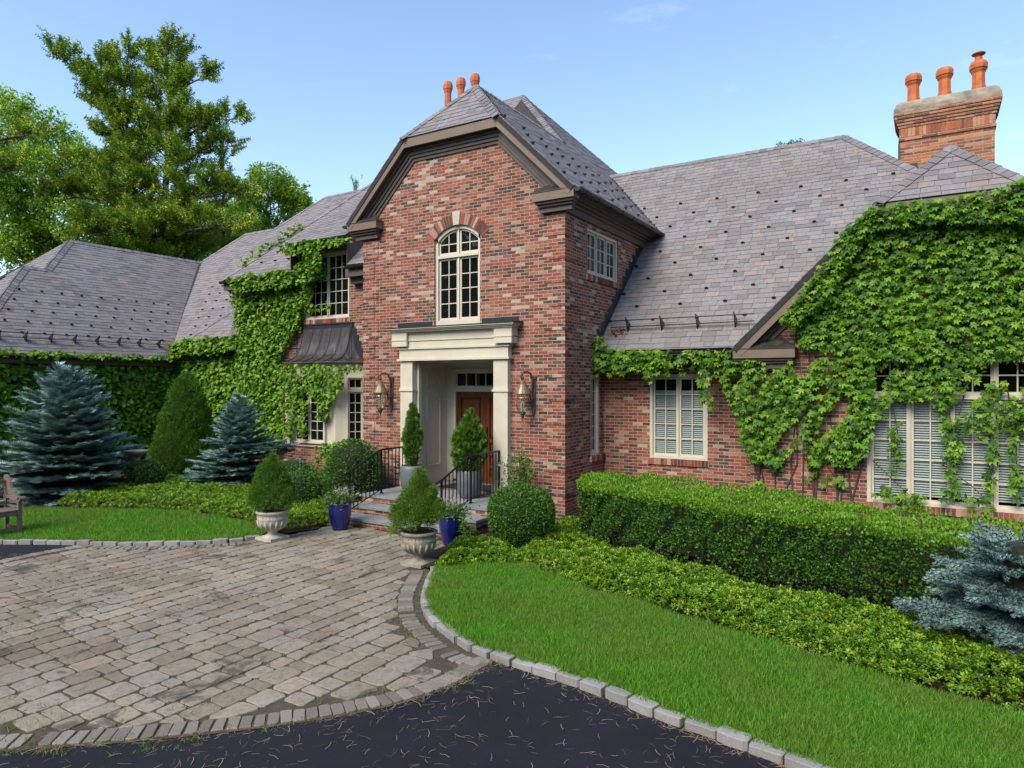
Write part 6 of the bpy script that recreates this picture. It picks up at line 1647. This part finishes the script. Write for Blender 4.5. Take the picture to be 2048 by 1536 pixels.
blue_pot(on_ground(680, 1058, .02), 'cobalt blue glazed pot left of the entrance steps', 'pink flowers in the left blue pot', 1)
blue_pot(on_ground(903, 1088, .02), 'cobalt blue glazed pot behind the mossy urn', 'pink flowers in the blue pot behind the mossy urn', 2)
# broad leaved weed by the right pot
wd = tag(empty('weed_plant', on_ground(938, 1095)), 'broad leaved green weed beside the blue pot near the boxwood ball', 'weed'); P, Y, S = [], [], []; sb = MB()
for k in range(5):
    a = rnd.uniform(0, 6.28); h = rnd.uniform(.25, .72); p1 = np.array([math.cos(a) * .12, math.sin(a) * .12, h]); sb.tube([(0, 0, 0), p1], [.008, .003], 5)
    for j in range(8): s = .25 + .75 * j / 7; P.append(p1 * s); b_ = rnd.uniform(0, 6.28); Y.append(np.array([math.cos(b_), math.sin(b_), .25])); S.append(.17 * (1.25 - .6 * s))
o = np_mesh('foliage', *scatter(CREEP, frames(np.array(Y), np.tile(UP, (len(P), 1))), np.array(P), np.array(S)), M['ivy']); o.parent = wd; o = sb.build('stem', M['weed']); o.parent = wd

# leaf litter caught at the snow rails
for c0, lab in ((np.array(onY(1240, 668, 14.0)), 'clump of brown dead leaves caught on the right roof rail'), (np.array(G(-22.3, 14.0)) + np.array([0, -.02, .12]), 'clump of brown dead leaves in the roof valley on the left')):
    n = 130; P = c0 + rng.normal(size=(n, 3)) * np.array([.11, .05, .05]); o = np_mesh('leaf_clump', *scatter(LEAF, frames(rng.normal(size=(n, 3)), rng.normal(size=(n, 3))), P, rng.uniform(.05, .10, n)), M['deadleaf']); tag(o, lab, 'dead leaves')

# ------------------------------------------------------------ bench and birdbath
bl = onZ(44, 1066, .055)
bn = tag(empty('garden_bench', tuple(bl)), 'weathered wooden garden bench with scrolled ends on the left lawn', 'bench')
def bpart(mb, name, sm=False): o = mb.build(name, M['teak'], None, sm); o.parent = bn
def bbox(name, *a): mb = MB(); mb.box(*a); bpart(mb, name)
BL, BD = 1.7, .56
for y in (-.06, -BL):
    bbox('leg', -.065, 0, y, y + .06, 0, .62); bbox('leg', -BD, -BD + .065, y, y + .06, 0, .95)
    bbox('arm', -BD + .02, .07, y - .02, y + .08, .62, .665)
    m_ = MB(); m_.tube([(.055, y - .02, .635), (.055, y + .08, .635)], .042, 10); bpart(m_, 'arm_scroll')
    bbox('stretcher', -BD + .065, -.065, y + .015, y + .045, .06, .12)
    for z in (.46, .54): bbox('side_slat', -BD + .065, -.065, y + .02, y + .04, z, z + .035)
    m_ = MB(); prof_ = [(-BD + .02, .665), (-.08, .665), (-.10, .70), (-.16, .72), (-.20, .76), (-.26, .765), (-.31, .80), (-.36, .90), (-.44, 1.0), (-BD + .02, 1.04), (-BD - .04, 1.02)]
    n_ = len(prof_); m_.add([(x, y + .01, z) for x, z in prof_] + [(x, y + .05, z) for x, z in prof_], [tuple(range(n_)), tuple(reversed(range(n_, 2 * n_)))] + [((i + 1) % n_, i, n_ + i, n_ + (i + 1) % n_) for i in range(n_)]); bpart(m_, 'scroll_panel')
bbox('front_rail', -.05, -.015, -BL + .06, -.06, .33, .41); bbox('stretcher', -.045, -.02, -BL + .06, -.06, .06, .12)
for k in range(6): bbox('seat_slat', -BD + .07 + k * .083, -BD + .07 + k * .083 + .07, -BL, 0, .41, .435)
bbox('back_rail', -BD + .01, -BD + .05, -BL + .06, -.06, .86, .95); bbox('back_rail', -BD + .01, -BD + .05, -BL + .06, -.06, .48, .55)
for k in range(9): bbox('back_slat', -BD + .02, -BD + .045, -BL + .14 + k * .165, -BL + .19 + k * .165, .55, .86)
bush(tuple(onT(292, 905, 17.6) * np.array([1, 1, 0]) + np.array([0, 0, .04])), egg(.46, .80, 9, .7), 4200, 'low dark shrub in front of the stone birdbath', 'shrub', 'shrub', M['hedge'], LEAF, (.04, .065), .10, 4, .16, .4, .8, 16)
bb_ = onT(272, 905, 18.2)
bt_ = tag(empty('birdbath', (bb_[0], bb_[1], .04)), 'pale stone birdbath behind the big blue spruce', 'birdbath')
m_ = MB(); m_.lathe([(.12, .80), (.22, .86), (.29, .92), (.31, .96), (.29, .97), (.24, .94), (.02, .91)], (0, 0, 0), 26); o = m_.build('basin', M['urnstone_pale'], None, True); o.parent = bt_
m_ = MB(); m_.lathe([(.20, 0), (.20, .05), (.12, .10), (.075, .30), (.07, .55), (.10, .74), (.13, .81)], (0, 0, 0), 18); o = m_.build('pedestal', M['urnstone_pale'], None, True); o.parent = bt_

# ------------------------------------------------------------ trees beyond the house
def broadleaf(label, blobs, t, base, m, n, leafs, seed, group='trees beyond the house', name='broadleaf_tree', thin=-.35):
    """blobs: crown lobes traced as (px, py, radius px); each gets its own depth"""
    r_ = np.random.default_rng(seed); C = []; 
    for (x, y, r) in blobs: C.append((onT(x, y, t + r_.normal() * t * .03), r * t / FPX))
    bs_ = onT(base, 768, t); bs_ = np.array([bs_[0], bs_[1], 0.]); T_ = tag(empty(name, tuple(bs_)), label, 'tree', group); w = np.array([c[1] ** 2 for c in C]); w /= w.sum(); k = r_.choice(len(C), n, p=w)
    cc = np.array([c[0] for c in C])[k]; rr = np.array([c[1] for c in C])[k]; d = norm(r_.normal(size=(n, 3))); rad = r_.random(n) ** .45
    P = cc + d * (rr * rad)[:, None] * np.array([1, 1, .85]); keep = vnoise(P, 1.15 / max(.6, np.mean(rr)) * 2.2, seed) + vnoise(P, 2.6, seed + 2) * .5 > thin; P, d = P[keep], d[keep]; n = len(P)
    parts = []
    for i in range(3):
        s = np.arange(n) % 3 == i; parts.append(scatter(CLUS[i], frames(rdir(s.sum()), rdir(s.sum()) + UP), P[s], r_.uniform(.8, 1.25, s.sum()) * leafs))
    foliage('crown', parts, m, T_)
    tb = MB(); top = np.mean([c[0] for c in C], 0); tb.tube([bs_, bs_ * .4 + top * .6 - np.array([0, 0, .5]), top], [.34, .24, .07], 8)
    for c0, r0 in C:
        f_ = r_.uniform(.35, .7); st_ = bs_ + (top - bs_) * f_; tb.tube([st_, st_ * .45 + c0 * .55 + r_.normal(size=3) * .3, c0 + np.array([0, 0, r0 * .4])], [.13, .07, .02], 5)
    part(tb, 'trunk', M['bark'], T_); return T_

def pine_tree(label, limbs, t, m, seed, nper=13, tuft=.40, group='trees beyond the house', blen=(.9, 2.6)):
    """limbs: polylines (px, py, depth offset); whorled side boughs with needle plumes grow along them"""
    r_ = np.random.default_rng(seed); L3 = []
    for lm in limbs: L3.append([onT(x, y, t + d) for x, y, d in lm[0]])
    b0 = L3[0][0]; T_ = tag(empty('white_pine', (b0[0], b0[1], 0)), label, 'pine tree', group); tb = MB(); P, Y = [], []
    for li, (pts, lm) in enumerate(zip(L3, limbs)):
        r0 = lm[1]; tb.tube(pts, [r0 * (1 - .85 * i / (len(pts) - 1)) for i in range(len(pts))], 7)
        seg_ = [(a, b_) for a, b_ in zip(pts, pts[1:])]; tot = sum(np.linalg.norm(b_ - a) for a, b_ in seg_); acc = 0
        for a, b_ in seg_:
            l = np.linalg.norm(b_ - a); n = max(1, int(l * lm[2]))
            for i in range(n):
                s = (acc + l * (i + .5) / n) / tot
                if s < lm[3]: continue
                p = a + (b_ - a) * (i + .5) / n; ax = norm((b_ - a)[None])[0]; az = r_.uniform(0, 6.28); o_ = np.array([math.cos(az), math.sin(az), 0]); o_ = o_ - ax * o_.dot(ax) * .5
                L_ = (blen[0] + (blen[1] - blen[0]) * (1 - s)) * r_.uniform(.6, 1.2) * lm[4]; up = .18 + .5 * s; e = norm((o_ + UP * up * r_.uniform(.3, 1.2) + ax * .35 * s)[None])[0]
                tip = p + e * L_ + UP * L_ * .10; tb.tube([p, p + e * L_ * .5, tip], [.035, .022, .008], 4)
                m_ = max(3, int(L_ * nper))
                for j in range(m_):
                    f_ = .30 + .70 * (j + r_.random()) / m_; q_ = p + (tip - p) * f_ + np.cross(e, UP) * r_.normal() * .26 * L_ * (1.15 - f_) + UP * r_.normal() * .06 + UP * .05
                    P.append(q_); Y.append(e * .7 + UP * .55 + r_.normal(size=3) * .5)
            acc += l
        for k in range(14): P.append(pts[-1] + r_.normal(size=3) * .25); Y.append(norm((pts[-1] - pts[-2])[None])[0] + UP * .4 + r_.normal(size=3) * .3)
    P, Y = np.array(P), np.array(Y); PT = fat(9, .30, 2)
    o = np_mesh('crown', *scatter(PT, frames(Y, rdir(len(P))), P, r_.uniform(.75, 1.25, len(P)) * tuft), m); child(o, T_); part(tb, 'trunk', M['bark'], T_); return T_

# big two stemmed white pine; each limb: points, radius, boughs per metre, bare share, bough length
pine_tree('tall white pine with forked leaning top behind the left wing', [
    ([(318, 768, 0), (318, 600, 0), (322, 470, 0), (335, 330, .4), (343, 200, .6), (330, 105, .8)], .34, 6.4, .30, 1.55),
    ([(285, 768, -1), (283, 600, -1), (276, 440, -.6), (255, 300, -.2)], .28, 6.2, .30, 1.6),
    ([(255, 300, -.2), (215, 215, -.4), (160, 150, -.6), (108, 100, -.8)], .11, 4.5, .12, .62),
    ([(262, 320, -.2), (250, 220, .3), (248, 150, .6), (258, 100, .8)], .12, 4.5, .15, .85),
    ([(270, 350, 0), (230, 270, -.4), (205, 180, -.6), (212, 115, -.8)], .10, 4.0, .25, .70),
    ([(340, 300, .4), (390, 262, 0), (440, 240, -.3), (482, 238, -.5)], .09, 4.5, .25, .62),
    ([(335, 335, .4), (390, 305, .2), (430, 292, .3), (468, 292, .4)], .08, 4.0, .3, .55),
    ([(343, 190, .6), (375, 170, .3), (405, 155, .2), (425, 150, 0)], .07, 4.5, .25, .5),
    ([(330, 420, .3), (400, 395, -.6), (450, 385, -1.2), (500, 392, -1.6)], .09, 4.5, .25, .85),
    ([(280, 430, -.6), (210, 400, -1.2), (150, 395, -1.8), (95, 410, -2.2)], .10, 4.5, .2, .95),
    ([(278, 390, -.6), (215, 345, -.8), (170, 330, -1), (130, 330, -1.4)], .09, 4.5, .2, .85),
    ([(320, 480, 0), (380, 460, -1.5), (430, 455, -2.4), (480, 462, -3)], .09, 4.5, .2, .95),
    ([(283, 490, -1), (230, 470, -2.4), (190, 470, -3.4), (150, 480, -4)], .09, 4.5, .2, .95),
    ([(320, 500, 0), (300, 470, -2.2), (290, 455, -3.5)], .08, 5, .2, 1.0)], 40, M['pine'], 5, 20, .60)
pine_tree('dark white pine at the left edge with long level boughs', [
    ([(-110, 768, 0), (-110, 500, 0), (-100, 300, 0), (-90, 150, 0)], .30, 4.0, .35, 1.0),
    ([(-100, 300, 0), (-20, 285, -1), (35, 272, -1.4), (75, 272, -1.8)], .09, 5, .35, .55), ([(-100, 370, 0), (-10, 345, -1), (45, 338, -1.6)], .09, 5, .4, .6)], 36, M['pine'], 15, 15, .58)
pine_tree('slim young pine between the tall pine and the rounded tree', [([(447, 768, 0), (447, 500, 0), (446, 400, 0), (448, 308, 0)], .16, 6, .3, .62)], 44, M['pine'], 9, 15, .55)
broadleaf('bright leafy tree at the left edge behind the wing roof', [(15, 225, 60), (85, 255, 55), (35, 310, 75), (130, 290, 50), (165, 345, 60), (100, 370, 70), (10, 400, 80), (160, 430, 70), (60, 470, 80), (200, 400, 45), (190, 500, 60), (110, 510, 60), (-40, 330, 70), (0, 500, 60)], 46, 60, M['maple'], 7200, .24, 21, thin=-.2)
broadleaf('rounded leafy tree right of the tall pine', [(545, 368, 42), (585, 392, 36), (505, 395, 45), (558, 420, 50), (470, 420, 40), (607, 405, 22), (520, 350, 26), (490, 460, 50), (545, 470, 50), (430, 440, 45), (610, 440, 26)], 48, 530, M['maple'], 4300, .21, 22, thin=-.12)
broadleaf('shaded deep green tree behind the trunks of the tall pine', [(240, 460, 55), (330, 470, 60), (410, 480, 55), (280, 510, 60), (370, 520, 60), (450, 500, 50), (200, 530, 55), (480, 450, 35), (150, 560, 60)], 54, 330, M['maple_deep'], 3600, .30, 23)
broadleaf('small leafy treetop just above the right roof ridge', [(1562, 289, 7), (1580, 287, 8), (1600, 287, 7), (1580, 330, 40)], 40, 1580, M['maple_deep'], 420, .13, 24, thin=-.9)
pine_tree('tiny conifer tip above the roof beside the gable', [([(708, 768, 0), (708, 450, 0), (709, 368, 0)], .10, 6, .4, .35)], 48, M['pine'], 29, 8, .30)
# woodland on the other side of the drive, mirrored in the panes
def woods():
    r_ = np.random.default_rng(77); n = 30000; a = r_.uniform(R_(-178), R_(30), n); d = r_.uniform(36, 52, n); z = r_.random(n) ** .85 * 20 * (.75 + .35 * np.sin(a * 9) * np.sin(a * 23 + 1)); P = np.column_stack([np.cos(a) * d - 4, np.sin(a) * d, z + .4])
    parts = [scatter(CLUS[i], frames(rdir((np.arange(n) % 3 == i).sum()), rdir((np.arange(n) % 3 == i).sum()) + UP), P[np.arange(n) % 3 == i], r_.uniform(.5, .9, (np.arange(n) % 3 == i).sum())) for i in range(3)]
    V, F_ = join(parts); o = np_mesh('woods', V, F_, M['maple_deep']); tag(o, 'woodland across the drive mirrored in the window panes', 'woods', None, 'stuff')
woods()
